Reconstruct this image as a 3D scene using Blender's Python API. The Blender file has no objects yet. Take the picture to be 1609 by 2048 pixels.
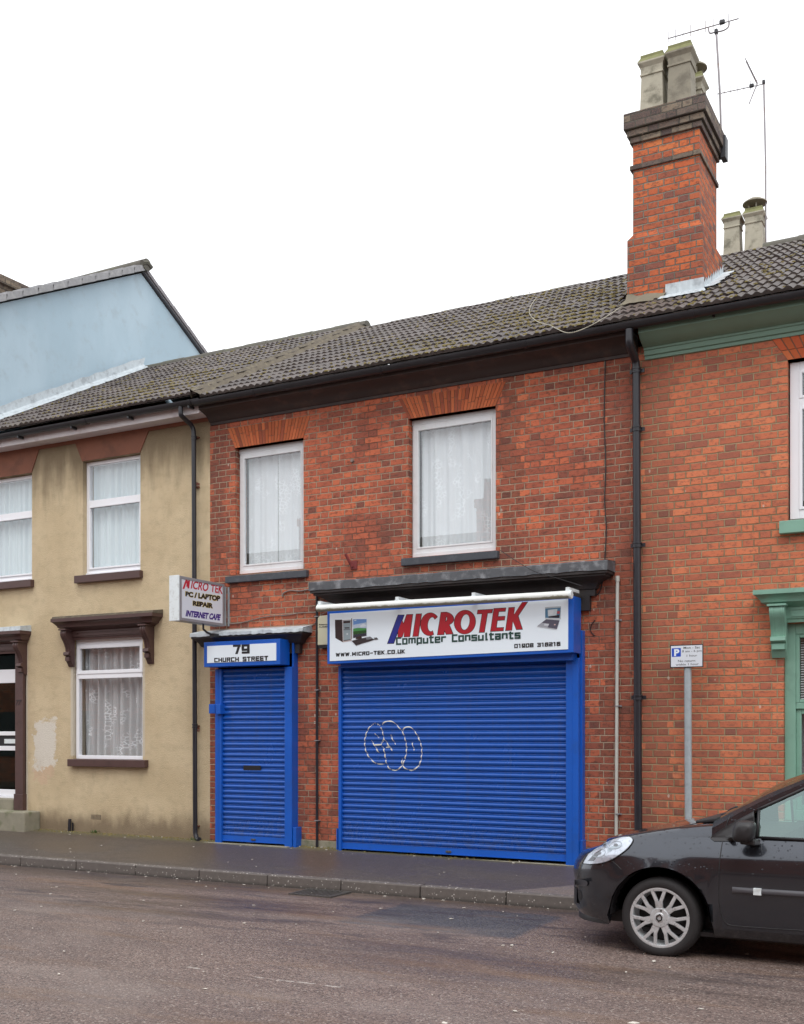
import bpy, bmesh, math, random
from mathutils import Vector, Matrix
random.seed(7)
C = bpy.context.scene.collection
R = math.radians
# ------------------------------------------------------------------ camera
YAW = 28.36
CAM = Vector((0.0, -11.53, 1.62))
FPX, CX, HY = 2215.4, 804.5, 1467.0
cd = bpy.data.cameras.new('camera'); cam = bpy.data.objects.new('camera', cd); C.objects.link(cam)
cam.location = CAM; cam.rotation_euler = (R(90), 0, R(YAW))
cd.sensor_fit = 'VERTICAL'; cd.sensor_height = 36; cd.lens = FPX / 2048 * 36
cd.shift_y = (HY - 1024) / 2048
cd.clip_start = .05; cd.clip_end = 2000
bpy.context.scene.camera = cam
SA, CA = math.sin(R(YAW)), math.cos(R(YAW))
# ------------------------------------------------------------------ world and sun
w = bpy.data.worlds.new("World"); bpy.context.scene.world = w; w.use_nodes = True
nt = w.node_tree; bg = nt.nodes['Background']
SUN_EL, SUN_AZ = 58, 152
sky = nt.nodes.new('ShaderNodeTexSky'); sky.sky_type = 'NISHITA'; sky.sun_disc = False
sky.sun_elevation = R(SUN_EL); sky.sun_rotation = R(SUN_AZ)
cn = nt.nodes.new('ShaderNodeTexNoise'); cn.inputs['Scale'].default_value = 1.6; cn.inputs['Detail'].default_value = 3
cr = nt.nodes.new('ShaderNodeValToRGB')
cr.color_ramp.elements[0].color = (.90, .93, .97, 1); cr.color_ramp.elements[1].color = (1, 1, 1, 1)
vm = nt.nodes.new('ShaderNodeVectorMath'); vm.operation = 'SCALE'; vm.inputs['Scale'].default_value = 13.0
mx = nt.nodes.new('ShaderNodeMix'); mx.data_type = 'RGBA'; mx.inputs[0].default_value = .93
nt.links.new(cn.outputs['Fac'], cr.inputs[0]); nt.links.new(cr.outputs[0], vm.inputs[0])
nt.links.new(sky.outputs[0], mx.inputs[6]); nt.links.new(vm.outputs[0], mx.inputs[7])
nt.links.new(mx.outputs[2], bg.inputs['Color']); bg.inputs['Strength'].default_value = .115
sl = bpy.data.lights.new('sun', 'SUN'); sl.energy = 1.2; sl.angle = R(30); sl.color = (1, .98, .95)
so = bpy.data.objects.new('sun', sl); C.objects.link(so)
# sun comes from over the camera's right shoulder
so.rotation_euler = (R(90 - SUN_EL), 0, R(28))
sc = bpy.context.scene
sc.view_settings.view_transform = 'Standard'; sc.view_settings.look = 'None'
sc.view_settings.exposure = 0.18; sc.view_settings.gamma = 1.0
sc.cycles.max_bounces = 6; sc.cycles.transparent_max_bounces = 8
sc.cycles.use_denoising = True

# ------------------------------------------------------------------ survey helper: photograph point on a known plane -> place
def at(x, y, Y=0.0):
    u = x - CX; t = (Y - CAM.y) / (FPX * CA + u * SA)
    return Vector((t * (-FPX * SA + u * CA), Y, CAM.z + t * (HY - y)))
def fx(x, Y=0.0): return at(x, 0, Y).x
def fz(x, y, Y=0.0): return at(x, y, Y).z
def gr(x, y, z=0.0):
    u = x - CX; t = (CAM.z - z) / (y - HY)
    return Vector((t * (-FPX * SA + u * CA), CAM.y + t * (FPX * CA + u * SA), z))
def atx(x, y, X):
    u = x - CX; t = X / (-FPX * SA + u * CA)
    return Vector((X, CAM.y + t * (FPX * CA + u * SA), CAM.z + t * (HY - y)))

# ------------------------------------------------------------------ mesh helpers
class MB:
    def __init__(s): s.v = []; s.f = []; s.col = []; s.cur = (.5, .5, .5)
    def add(s, vs, fs):
        n = len(s.v); s.v += [Vector(p) for p in vs]; s.col += [s.cur] * len(vs)
        s.f += [[n + i for i in f] for f in fs]
    def box(s, x0, x1, y0, y1, z0, z1):
        s.hexa([(x0,y0,z0),(x1,y0,z0),(x1,y1,z0),(x0,y1,z0),(x0,y0,z1),(x1,y0,z1),(x1,y1,z1),(x0,y1,z1)])
    def hexa(s, p):
        s.add(p, [(0,3,2,1),(4,5,6,7),(0,1,5,4),(1,2,6,5),(2,3,7,6),(3,0,4,7)])
    def prism(s, pts, d):                                   # closed polygon pts extruded by vector d
        n = len(pts); d = Vector(d); a = [Vector(p) for p in pts]
        s.add(a + [p + d for p in a], [list(range(n))[::-1], list(range(n, 2*n))] +
              [(i, (i+1) % n, n + (i+1) % n, n + i) for i in range(n)])
    def profx(s, prof, x0, x1, caps=True):                  # (y,z) profile run along x
        n = len(prof)
        s.add([(x0, y, z) for y, z in prof] + [(x1, y, z) for y, z in prof],
              [(i, i+1, n+i+1, n+i) for i in range(n-1)] + ([list(range(n)), list(range(n, 2*n))[::-1]] if caps else []))
    def tube(s, pts, r, seg=8, cap=True):
        pts = [Vector(p) for p in pts]; rs = r if isinstance(r, (list, tuple)) else [r] * len(pts)
        vs = []; up = None
        for i, p in enumerate(pts):
            d = (pts[min(i+1, len(pts)-1)] - pts[max(i-1, 0)]).normalized()
            if up is None:
                up = d.orthogonal().normalized()
            up = (up - d * up.dot(d)).normalized(); q = d.cross(up)
            vs += [p + (up * math.cos(a) + q * math.sin(a)) * rs[i] for a in [2*math.pi*k/seg for k in range(seg)]]
        fs = [(i*seg+k, i*seg+(k+1) % seg, (i+1)*seg+(k+1) % seg, (i+1)*seg+k) for i in range(len(pts)-1) for k in range(seg)]
        if cap: fs += [list(range(seg))[::-1], [(len(pts)-1)*seg + k for k in range(seg)]]
        s.add(vs, fs)
    def lathe(s, prof, o, axis='Z', seg=24, close=False):   # prof = (r, h)
        vs = []; n = len(prof)
        for k in range(seg):
            a = 2*math.pi*k/seg
            for r, h in prof:
                c_, s_ = r*math.cos(a), r*math.sin(a)
                p = {'Z': (c_, s_, h), 'Y': (c_, h, s_), 'X': (h, c_, s_)}[axis]
                vs.append(Vector(o) + Vector(p))
        fs = [(k*n+i, ((k+1) % seg)*n+i, ((k+1) % seg)*n+i+1, k*n+i+1) for k in range(seg) for i in range(n-1)]
        s.add(vs, fs)
    def grid(s, rows):
        m = len(rows[0]); vs = [p for r in rows for p in r]
        s.add(vs, [(i*m+j, i*m+j+1, (i+1)*m+j+1, (i+1)*m+j) for i in range(len(rows)-1) for j in range(m-1)])
    def build(s, name, mat, parent=None, smooth=False, bevel=0, label=None, kind=None, recalc=True):
        me = bpy.data.meshes.new(name)
        off = Vector((0, 0, 0))
        q = parent
        while q is not None: off += q.location; q = q.parent
        me.from_pydata([tuple(v - off) for v in s.v], [], s.f)
        a = me.color_attributes.new('col', 'FLOAT_COLOR', 'POINT')
        a.data.foreach_set('color', [k for c in s.col for k in (c[0], c[1], c[2], 1)])
        if recalc:
            bm = bmesh.new(); bm.from_mesh(me); bmesh.ops.recalc_face_normals(bm, faces=bm.faces); bm.to_mesh(me); bm.free()
        me.materials.append(mat)
        if smooth: me.polygons.foreach_set('use_smooth', [True] * len(me.polygons))
        me.update()
        o = bpy.data.objects.new(name, me); C.objects.link(o)
        if parent is not None: o.parent = parent
        if bevel:
            b = o.modifiers.new('bevel', 'BEVEL'); b.width = bevel; b.segments = 2; b.limit_method = 'ANGLE'; b.angle_limit = R(40)
        if smooth == 'auto' or (smooth and smooth is not True):
            m = o.modifiers.new('es', 'EDGE_SPLIT'); m.split_angle = R(38)
        if label: o['label'] = label
        if kind: o['kind'] = kind
        return o
def tag(o, label=None, cat=None, group=None, kind=None):
    for k, v in (('label', label), ('category', cat), ('group', group), ('kind', kind)):
        if v: o[k] = v
    return o
def thing(name, loc, label, cat, group=None):
    o = bpy.data.objects.new(name, None); C.objects.link(o); o.location = loc; o.empty_display_size = .2
    return tag(o, label, cat, group)

# ------------------------------------------------------------------ materials
class NT:
    def __init__(s, name):
        s.m = bpy.data.materials.new(name); s.m.use_nodes = True; s.t = s.m.node_tree; s.b = s.t.nodes['Principled BSDF']
        s.out = s.t.nodes['Material Output']
    def n(s, typ, **kw):
        x = s.t.nodes.new(typ)
        for k, v in kw.items(): setattr(x, k, v)
        return x
    def put(s, sock, v):
        if hasattr(v, 'is_output') or isinstance(v, bpy.types.NodeSocket): s.t.links.new(v, sock)
        elif v is not None: sock.default_value = v
    def math(s, op, a, b=None, c=None, clamp=False):
        x = s.n('ShaderNodeMath', operation=op); x.use_clamp = clamp
        s.put(x.inputs[0], a); s.put(x.inputs[1], b)
        if c is not None: s.put(x.inputs[2], c)
        return x.outputs[0]
    def pos(s):
        g = s.n('ShaderNodeNewGeometry'); x = s.n('ShaderNodeSeparateXYZ'); s.t.links.new(g.outputs['Position'], x.inputs[0])
        return g.outputs['Position'], x.outputs[0], x.outputs[1], x.outputs[2]
    def noise(s, vec, scale, detail=3, rough=.55, out='Fac'):
        x = s.n('ShaderNodeTexNoise'); s.put(x.inputs['Vector'], vec); x.inputs['Scale'].default_value = scale
        x.inputs['Detail'].default_value = detail; x.inputs['Roughness'].default_value = rough
        return x.outputs[out]
    def mapv(s, vec, sc=(1,1,1), loc=(0,0,0)):
        x = s.n('ShaderNodeMapping'); s.put(x.inputs[0], vec); x.inputs['Scale'].default_value = sc; x.inputs['Location'].default_value = loc
        return x.outputs[0]
    def ramp(s, fac, stops, interp='LINEAR'):
        x = s.n('ShaderNodeValToRGB'); s.put(x.inputs[0], fac); e = x.color_ramp.elements; x.color_ramp.interpolation = interp
        while len(e) < len(stops): e.new(.5)
        for i, (p, c) in enumerate(stops):
            e[i].position = p; e[i].color = (c, c, c, 1) if isinstance(c, (int, float)) else (*c, 1)
        return x.outputs[0]
    def mix(s, f, a, b, typ='MIX'):
        x = s.n('ShaderNodeMix', data_type='RGBA', blend_type=typ); s.put(x.inputs[0], f)
        s.put(x.inputs[6], (*a, 1) if isinstance(a, tuple) else a); s.put(x.inputs[7], (*b, 1) if isinstance(b, tuple) else b)
        return x.outputs[2]
    def ss(s, v, lo, hi):
        x = s.n('ShaderNodeMapRange', interpolation_type='SMOOTHSTEP'); s.put(x.inputs[0], v)
        s.put(x.inputs[1], lo); s.put(x.inputs[2], hi); return x.outputs[0]
    def bump(s, h, st=.3, dist=.01):
        x = s.n('ShaderNodeBump'); s.put(x.inputs['Height'], h); s.put(x.inputs['Strength'], st); x.inputs['Distance'].default_value = dist
        s.t.links.new(x.outputs[0], s.b.inputs['Normal'])
    def set(s, col=None, rough=None, metal=None, spec=None, coat=None):
        if col is not None: s.put(s.b.inputs['Base Color'], (*col, 1) if isinstance(col, tuple) else col)
        if rough is not None: s.put(s.b.inputs['Roughness'], rough)
        if metal is not None: s.put(s.b.inputs['Metallic'], metal)
        if spec is not None: s.put(s.b.inputs['Specular IOR Level'], spec)
        if coat is not None: s.b.inputs['Coat Weight'].default_value = coat; s.b.inputs['Coat Roughness'].default_value = .06
        return s.m

def plain(name, col, rough=.5, metal=0, vary=.12, scale=9, spec=None, coat=None, bump=0, dirt=None):
    k = NT(name); P, x, y, z = k.pos()
    n1 = k.noise(P, scale, 4)
    c = k.mix(n1, tuple(max(0, v * (1 - vary)) for v in col), tuple(min(1, v * (1 + vary)) for v in col))
    if dirt:
        c = k.mix(k.math('MULTIPLY', k.ss(k.noise(P, dirt[1], 5, .65), .48, .72), dirt[2]), c, dirt[0])
    k.set(c, k.math('MULTIPLY_ADD', n1, .2, rough - .1), metal, spec, coat)
    if bump: k.bump(k.noise(P, 60, 3), bump, .004)
    return k.m

def brick(name, stops, mortA, mortB, seed=0.0, mw=.0048, dark_head=.25, quoins=(), grime=(.05,.03,.025)):
    k = NT(name); P, x, y, z = k.pos()
    nz = k.noise(P, 14, 2); nz2 = k.noise(k.mapv(P, loc=(5, 3, 1)), 14, 2)
    u = k.math('ADD', k.math('ADD', x, y), k.math('MULTIPLY_ADD', nz, .012, -.006 + seed * .37))
    v = k.math('ADD', z, k.math('MULTIPLY_ADD', nz2, .010, -.005))
    vr = k.math('DIVIDE', v, .0762); row = k.math('FLOOR', vr); fv = k.math('FRACT', vr)
    odd = k.math('MODULO', k.math('ADD', row, 200), 2)
    rj = k.n('ShaderNodeTexWhiteNoise', noise_dimensions='1D'); k.put(rj.inputs['W'], row)
    uu = k.math('ADD', k.math('ADD', k.math('DIVIDE', u, .345), k.math('MULTIPLY', odd, .5)), k.math('MULTIPLY', rj.outputs[0], .06))
    cell = k.math('FLOOR', uu); f = k.math('FRACT', uu)
    hd = k.math('GREATER_THAN', f, .6667)
    fs = k.math('DIVIDE', f, .6667); fh = k.math('MULTIPLY', k.math('SUBTRACT', f, .6667), 3.0)
    fb = k.math('ADD', k.math('MULTIPLY', fs, k.math('SUBTRACT', 1, hd)), k.math('MULTIPLY', fh, hd))
    W = k.math('SUBTRACT', .23, k.math('MULTIPLY', hd, .115))
    dh = k.math('MULTIPLY', k.math('MINIMUM', fb, k.math('SUBTRACT', 1, fb)), W)
    dv = k.math('MULTIPLY', k.math('MINIMUM', fv, k.math('SUBTRACT', 1, fv)), .0762)
    d = k.math('MINIMUM', dh, dv)
    rag = k.noise(P, 90, 3)
    d2 = k.math('ADD', d, k.math('MULTIPLY_ADD', rag, .005, -.0025))
    face = k.ss(d2, mw * .62, mw * 1.45)
    cb = k.n('ShaderNodeCombineXYZ'); k.put(cb.inputs[0], k.math('ADD', k.math('MULTIPLY', cell, 2), hd)); k.put(cb.inputs[1], row); cb.inputs[2].default_value = seed
    wn = k.n('ShaderNodeTexWhiteNoise', noise_dimensions='3D'); k.t.links.new(cb.outputs[0], wn.inputs[0])
    wc = k.n('ShaderNodeSeparateColor'); k.t.links.new(wn.outputs['Color'], wc.inputs[0])
    big = k.noise(P, .9, 3, .6)
    bv = k.math('ADD', k.math('MULTIPLY_ADD', wn.outputs['Value'], .66, .17), k.math('MULTIPLY_ADD', big, 1.1, -.55), clamp=True)
    col = k.ramp(bv, stops)
    # fired headers and scorched bricks
    hf = k.math('MULTIPLY', k.math('GREATER_THAN', wc.outputs[1], 1 - dark_head), k.math('MULTIPLY_ADD', hd, .6, .25))
    col = k.mix(hf, col, stops[0][1])
    for qx, qw in quoins:
        lo_, hi_ = (qx, qx + qw) if qw > 0 else (qx + qw, qx)
        xq_ = k.math('ADD', x, k.math('MULTIPLY_ADD', wc.outputs[2], .16, -.08))
        qm_ = k.math('MULTIPLY', k.math('GREATER_THAN', xq_, lo_), k.math('LESS_THAN', xq_, hi_))
        col = k.mix(k.math('MULTIPLY', qm_, k.math('MULTIPLY_ADD', wc.outputs[0], .7, .1)), col, tuple(v * .75 for v in stops[0][1]))
    # blotches on each brick
    bl = k.noise(k.mapv(P, (1, 1, 1.6)), 17, 5, .7)
    col = k.mix(k.ss(bl, .47, .66), col, k.mix(.72, col, grime))
    fine = k.noise(P, 130, 3, .7)
    col = k.mix(k.math('MULTIPLY', k.ss(fine, .45, .75), .35), col, (.62, .30, .18))
    gb = k.noise(k.mapv(P, (1.2, 1.2, .5)), .8, 5, .6)
    col = k.mix(k.math('MULTIPLY', k.ss(gb, .47, .70), .55), col, k.mix(.5, col, (.10, .055, .045)))
    # mortar: pale where repointed, sooty elsewhere
    mn = k.noise(k.mapv(P, (1, 1, 1), (9, 2, 4)), .95, 4, .65)
    mort = k.mix(k.ss(mn, .36, .52), mortA, mortB)
    mort = k.mix(k.math('MULTIPLY', k.noise(P, 40, 3), .5), mort, tuple(c * .6 for c in mortA))
    # paint flecks / scuffs
    vo = k.n('ShaderNodeTexVoronoi'); k.put(vo.inputs['Vector'], k.mapv(P, (1, 1, .6))); vo.inputs['Scale'].default_value = 7
    fl = k.math('MULTIPLY', k.math('LESS_THAN', k.math('ADD', vo.outputs['Distance'], k.math('MULTIPLY', k.noise(P, 45, 3), .07)), .115), k.ss(k.noise(P, 1.7, 2), .50, .56))
    base = k.mix(face, mort, col)
    base = k.mix(k.math('MULTIPLY', fl, .6), base, (.62, .56, .48))
    k.set(base, .82, spec=.25)
    h = k.math('ADD', k.math('MULTIPLY', face, 1.0), k.math('MULTIPLY', k.math('ADD', fine, k.math('MULTIPLY', wc.outputs[0], .7)), .35))
    k.bump(h, .95, .009)
    return k.m

M = {}
XR_, XM_ = -3.37, -9.07
M['brick_shop'] = brick('shop brick', [(0, (.17, .062, .050)), (.25, (.32, .088, .056)), (.55, (.48, .122, .066)), (.85, (.60, .155, .074)), (1, (.66, .21, .10))],
                        (.21, .10, .07), (.50, .40, .29), 0, .0050, .08, quoins=[(XR_-.0, -.42), (XR_-1.62, .30), (XM_+.0, .25)])
M['brick_right'] = brick('orange brick', [(0, (.26, .10, .075)), (.2, (.45, .135, .080)), (.55, (.61, .178, .088)), (.85, (.70, .22, .105)), (1, (.76, .29, .15))],
                         (.30, .215, .125), (.44, .33, .20), 3.1, .0058, .07, grime=(.20, .085, .065), quoins=[(XR_+.0, .36)])
M['brick_stack'] = brick('chimney brick', [(0, (.15, .07, .065)), (.2, (.33, .09, .05)), (.5, (.52, .12, .045)), (.8, (.60, .15, .05)), (1, (.64, .2, .07))],
                         (.17, .15, .12), (.24, .22, .18), 6.3, .0062, .25, grime=(.12, .05, .04))
M['brick_blue'] = brick('engineering brick', [(0, (.05, .045, .05)), (.4, (.12, .10, .09)), (.7, (.20, .17, .13)), (1, (.26, .22, .16))],
                        (.09, .08, .07), (.15, .14, .11), 2.2, .005, .2, grime=(.05, .05, .05))

def mat_render():
    k = NT('tan roughcast'); P, x, y, z = k.pos()
    a = k.noise(P, 1.3, 4, .6); b = k.noise(P, 55, 4, .75); c_ = k.noise(k.mapv(P, (1, 1, 1.6)), 5, 5, .6)
    col = k.mix(k.ss(a, .35, .65), (.57, .455, .29), (.65, .53, .35))
    col = k.mix(k.math('MULTIPLY', k.ss(c_, .45, .7), .35), col, (.40, .32, .20))
    col = k.mix(k.math('MULTIPLY', k.ss(b, .5, .8), .45), col, (.74, .63, .45))
    # soot stains under the eaves and between the heads
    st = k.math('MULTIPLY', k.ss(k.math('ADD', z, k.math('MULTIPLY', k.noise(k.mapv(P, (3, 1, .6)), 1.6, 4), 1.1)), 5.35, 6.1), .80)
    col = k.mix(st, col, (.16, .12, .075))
    # splash grime near the pavement
    sp = k.ss(k.math('SUBTRACT', z, k.math('MULTIPLY', k.noise(k.mapv(P, (2, 1, 1)), 2.5, 4), .42)), .42, .10)
    col = k.mix(k.math('MULTIPLY', sp, .8), col, (.17, .125, .085))
    # weathering below sills
    # grey patch of filler
    def patch(x0, x1, z0, z1, colr, amt, col):
        nx = k.math('MULTIPLY_ADD', k.noise(P, 4, 5, .8), .62 if x1 - x0 > .2 else .05, -.31 if x1 - x0 > .2 else -.025)
        mx_ = k.math('MULTIPLY', k.ss(k.math('ADD', x, nx), x0 - .015, x0 + .015), k.ss(k.math('ADD', x, nx), x1 + .015, x1 - .015))
        mz_ = k.math('MULTIPLY', k.ss(k.math('ADD', z, nx), z0 - .02, z0 + .02), k.ss(k.math('ADD', z, nx), z1 + .02, z1 - .02))
        return k.mix(k.math('MULTIPLY', k.math('MULTIPLY', mx_, mz_), amt), col, colr)
    PX0, PX1 = fx(69), fx(110)
    col = patch(PX0, PX1, fz(90, 1535), fz(90, 1442), (.70, .65, .57), .95, col)
    col = patch(PX0, PX1 - .05, fz(90, 1558), fz(90, 1535), (.62, .42, .30), .55, col)
    for (qx0, qx1, qy0, qy1) in ((142, 151, 1312, 1512), (286, 290, 1312, 1512), (51.5, 56, 1290, 1626)):
        col = patch(fx(qx0), fx(qx1), fz((qx0+qx1)/2, qy1), fz((qx0+qx1)/2, qy0), (.60, .55, .46), .8, col)
    bz = k.noise(k.mapv(P, (1.5, 1, .7), (4, 4, 4)), 2.0, 5, .7)
    col = k.mix(k.math('MULTIPLY', k.ss(bz, .54, .76), .30), col, (.33, .26, .165))
    k.set(col, .9, spec=.2)
    vo = k.n('ShaderNodeTexVoronoi'); k.put(vo.inputs['Vector'], P); vo.inputs['Scale'].default_value = 110
    k.bump(k.math('ADD', k.math('MULTIPLY', b, 1.0), k.math('MULTIPLY', vo.outputs['Distance'], 1.0)), .75, .007)
    return k.m
M['render'] = mat_render()
def mat_gable():
    k = NT('blue grey render'); P, x, y, z = k.pos()
    a = k.noise(k.mapv(P, (1, 1, .45)), .9, 5, .6)
    col = k.mix(k.ss(a, .35, .68), (.40, .52, .60), (.465, .585, .665))
    col = k.mix(k.math('MULTIPLY', k.ss(k.noise(k.mapv(P, (1, 2.5, 2.5), (3, 3, 3)), 1.4, 6, .7), .50, .70), .40), col, (.36, .42, .46))
    k.set(col, .85, spec=.2); k.bump(k.noise(P, 30, 4), .25, .006); return k.m
M['gable'] = mat_gable()
def mat_tile():
    k = NT('wet concrete tile'); P, x, y, z = k.pos()
    at_ = k.n('ShaderNodeAttribute'); at_.attribute_name = 'col'
    n1 = k.noise(P, 9, 5, .65); n2 = k.noise(P, 1.1, 4, .6); n3 = k.noise(P, 40, 3, .6)
    col = k.mix(n1, (.056, .046, .043), (.150, .126, .119))
    col = k.mix(.65, col, at_.outputs['Color'], 'MULTIPLY')
    li = k.math('MULTIPLY', k.ss(n2, .45, .70), k.ss(n3, .50, .62))
    col = k.mix(k.math('MULTIPLY', li, .45), col, (.20, .16, .075))
    pale = k.ss(k.noise(k.mapv(P, loc=(3, 8, 2)), 26, 3, .6), .66, .72)
    col = k.mix(k.math('MULTIPLY', pale, .35), col, (.30, .27, .22))
    k.set(col, k.math('MULTIPLY_ADD', n1, .35, .40), spec=.35); k.bump(n3, .5, .006); return k.m
M['tile'] = mat_tile()
M['mortar'] = plain('verge mortar', (.115, .095, .070), .9, vary=.5, scale=18, bump=.6, dirt=((.22, .19, .12), 14, .6))
M['ridge'] = plain('ridge tile', (.10, .092, .075), .75, vary=.4, scale=14, bump=.5, dirt=((.12, .13, .07), 6, .6))
M['moss'] = plain('moss', (.17, .135, .045), .95, vary=.55, scale=11, bump=.8)
M['lead'] = plain('lead flashing', (.50, .55, .58), .5, vary=.25, scale=16, bump=.2, dirt=((.26, .28, .30), 9, .7))
M['lead_dark'] = plain('dark weathered lead', (.085, .090, .10), .55, vary=.4, scale=12, bump=.3, dirt=((.30, .31, .33), 7, .75))
M['black_gutter'] = plain('black plastic gutter', (.022, .022, .026), .38, vary=.2, scale=7)
M['black_pipe'] = plain('black painted pipe', (.020, .020, .026), .35, vary=.3, scale=5)
M['brown_eave'] = plain('dark brown painted timber', (.042, .030, .028), .6, vary=.25, scale=6, dirt=((.10, .06, .045), 5, .5))
M['brown'] = plain('chocolate gloss paint', (.085, .044, .040), .42, vary=.15, scale=5, dirt=((.05, .028, .025), 8, .5))
M['brown_band'] = plain('red brown masonry paint', (.22, .085, .050), .8, vary=.15, scale=4, bump=.3, dirt=((.13, .055, .035), 3, .7))
M['white_upvc'] = plain('white plastic', (.88, .89, .93), .35, vary=.04, scale=3)
M['grey_alu'] = plain('white aluminium frame', (.74, .76, .78), .4, vary=.06, scale=4, dirt=((.55, .54, .52), 5, .4))
M['white_soffit'] = plain('white soffit', (.66, .62, .63), .5, vary=.12, scale=4, dirt=((.30, .17, .16), 2.2, .65))
M['sill_grey'] = plain('dark grey sill paint', (.055, .062, .075), .6, vary=.3, scale=10, bump=.2, dirt=((.12, .13, .15), 9, .5))
M['green'] = plain('sage green gloss', (.22, .41, .32), .4, vary=.10, scale=5, dirt=((.16, .29, .225), 6, .5))
M['green_dull'] = plain('sage green eaves paint', (.17, .28, .215), .55, vary=.12, scale=4)
M['black_cornice'] = plain('black shopfront paint', (.034, .029, .029), .6, vary=.4, scale=4, dirt=((.07, .055, .05), 5, .5))
M['blue'] = plain('blue powder coat', (.006, .100, .50), .38, vary=.12, scale=2.2, dirt=((.02, .08, .30), 4, .4))
def mat_slat():
    k = NT('weathered blue slat paint'); P, x, y, z = k.pos()
    n1 = k.noise(P, 2.6, 4); st = k.noise(k.mapv(P, (9, 1, .35)), 1.5, 5, .65); fine = k.noise(P, 38, 4, .7)
    col = k.mix(n1, (.0045, .072, .36), (.006, .094, .455))
    col = k.mix(k.math('MULTIPLY', k.ss(st, .50, .72), .38), col, (.035, .085, .26))
    low = k.math('MULTIPLY', k.ss(k.math('ADD', z, k.math('MULTIPLY', fine, .5)), .95, .30), k.ss(k.noise(P, 12, 4, .7), .40, .66))
    col = k.mix(k.math('MULTIPLY', low, .60), col, (.06, .075, .11))
    sc_ = k.ss(k.noise(k.mapv(P, (2, 1, 22), (1, 5, 2)), 3.0, 4, .75), .69, .74)
    col = k.mix(k.math('MULTIPLY', sc_, .5), col, (.10, .18, .40))
    k.set(col, k.math('ADD', k.math('MULTIPLY_ADD', n1, .2, .14), k.math('MULTIPLY', low, .3)), spec=.65)
    k.bump(k.noise(k.mapv(P, (1, 1, .2)), 2.2, 3), .35, .02); return k.m
M['blue_slat'] = mat_slat()
M['stone'] = plain('weathered step stone', (.27, .25, .19), .9, vary=.25, scale=9, bump=.5, dirt=((.10, .12, .045), 3.5, .9))
M['pot'] = plain('buff chimney pot clay', (.40, .37, .29), .8, vary=.25, scale=7, bump=.3, dirt=((.13, .12, .085), 5, .9))
M['pot_mossy'] = plain('mossy pot rim', (.20, .20, .09), .9, vary=.35, scale=14, bump=.5)
M['pot_dark'] = plain('sooty chimney pot clay', (.26, .235, .18), .8, vary=.25, scale=6, bump=.3, dirt=((.12, .105, .08), 4, .75))
M['rust'] = plain('rusty metal', (.16, .06, .035), .8, vary=.4, scale=20)
M['red_plate'] = plain('oxide red wall plate', (.20, .035, .035), .65, vary=.3, scale=9)
M['alu'] = plain('weathered aerial metal', (.26, .24, .25), .5, .6, vary=.25, scale=12, dirt=((.20, .12, .09), 8, .6))
M['alu_dark'] = plain('dark aerial plastic', (.03, .03, .035), .5)
M['galv'] = plain('galvanised post', (.40, .45, .48), .5, .3, vary=.18, scale=26, dirt=((.30, .34, .37), 14, .6))
M['pipe_white'] = plain('cream conduit', (.52, .52, .48), .5, vary=.08, scale=4, dirt=((.36, .35, .31), 4, .5))
M['cable_black'] = plain('black cable', (.016, .014, .016), .5)
M['cable_grey'] = plain('grey cable', (.22, .18, .16), .6)
M['sign_white'] = plain('white sign acrylic', (.80, .88, .95), .35, vary=.03, scale=2)
M['sign_grey'] = plain('grey white sign face', (.70, .74, .80), .4, vary=.04, scale=3)
M['case_white'] = plain('white enamel sign case', (.76, .82, .84), .4, vary=.05, scale=4, dirt=((.30, .28, .24), 16, .35))
M['case_alu'] = plain('grey sign frame', (.30, .30, .32), .45, .3, vary=.1, scale=6)
M['txt_black'] = plain('black lettering', (.012, .012, .016), .45, vary=0)
M['txt_red'] = plain('red vinyl', (.42, .008, .020), .4, vary=.05)
M['txt_red2'] = plain('bright red vinyl', (.52, .012, .035), .4, vary=.05)
M['txt_navy'] = plain('navy vinyl', (.018, .025, .24), .4, vary=.05)
M['txt_green'] = plain('dark green vinyl', (.014, .055, .045), .4, vary=.05)
M['txt_purple'] = plain('purple vinyl', (.05, .018, .22), .4, vary=.05)
M['txt_gold'] = plain('yellow edging vinyl', (.62, .50, .12), .4, vary=.05)
M['p_blue'] = plain('parking blue', (.008, .07, .50), .35, vary=.03)
M['tube_light'] = plain('grimy white light casing', (.74, .76, .72), .4, vary=.05, scale=6)
M['cream'] = plain('cream alarm box', (.60, .58, .42), .5, vary=.05)
M['graffiti'] = plain('white paint pen', (.70, .70, .62), .6, vary=.1)
M['room'] = plain('dark room', (.03, .028, .028), .9)
M['curtain_room'] = plain('dim room wall', (.10, .085, .085), .9)
M['concrete_pale'] = plain('cement fillet', (.19, .165, .12), .9, vary=.25, scale=13, bump=.5, dirt=((.14, .14, .06), 7, .6))

def mat_tube():
    k = NT('white light casing olive below'); k.m.name = 'white light casing'; P, x, y, z = k.pos()
    at_ = k.n('ShaderNodeAttribute'); at_.attribute_name = 'col'
    sp = k.n('ShaderNodeSeparateColor'); k.t.links.new(at_.outputs['Color'], sp.inputs[0])
    d = k.ss(k.math('ADD', sp.outputs[0], k.math('MULTIPLY_ADD', k.noise(k.mapv(P, (1, 1, 1)), 9, 5, .7), .9, -.45)), .62, .9)  # olive tone grows towards the underside of the casing, broken by noise
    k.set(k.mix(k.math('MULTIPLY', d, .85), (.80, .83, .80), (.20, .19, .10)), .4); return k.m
M['tube'] = mat_tube()

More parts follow.
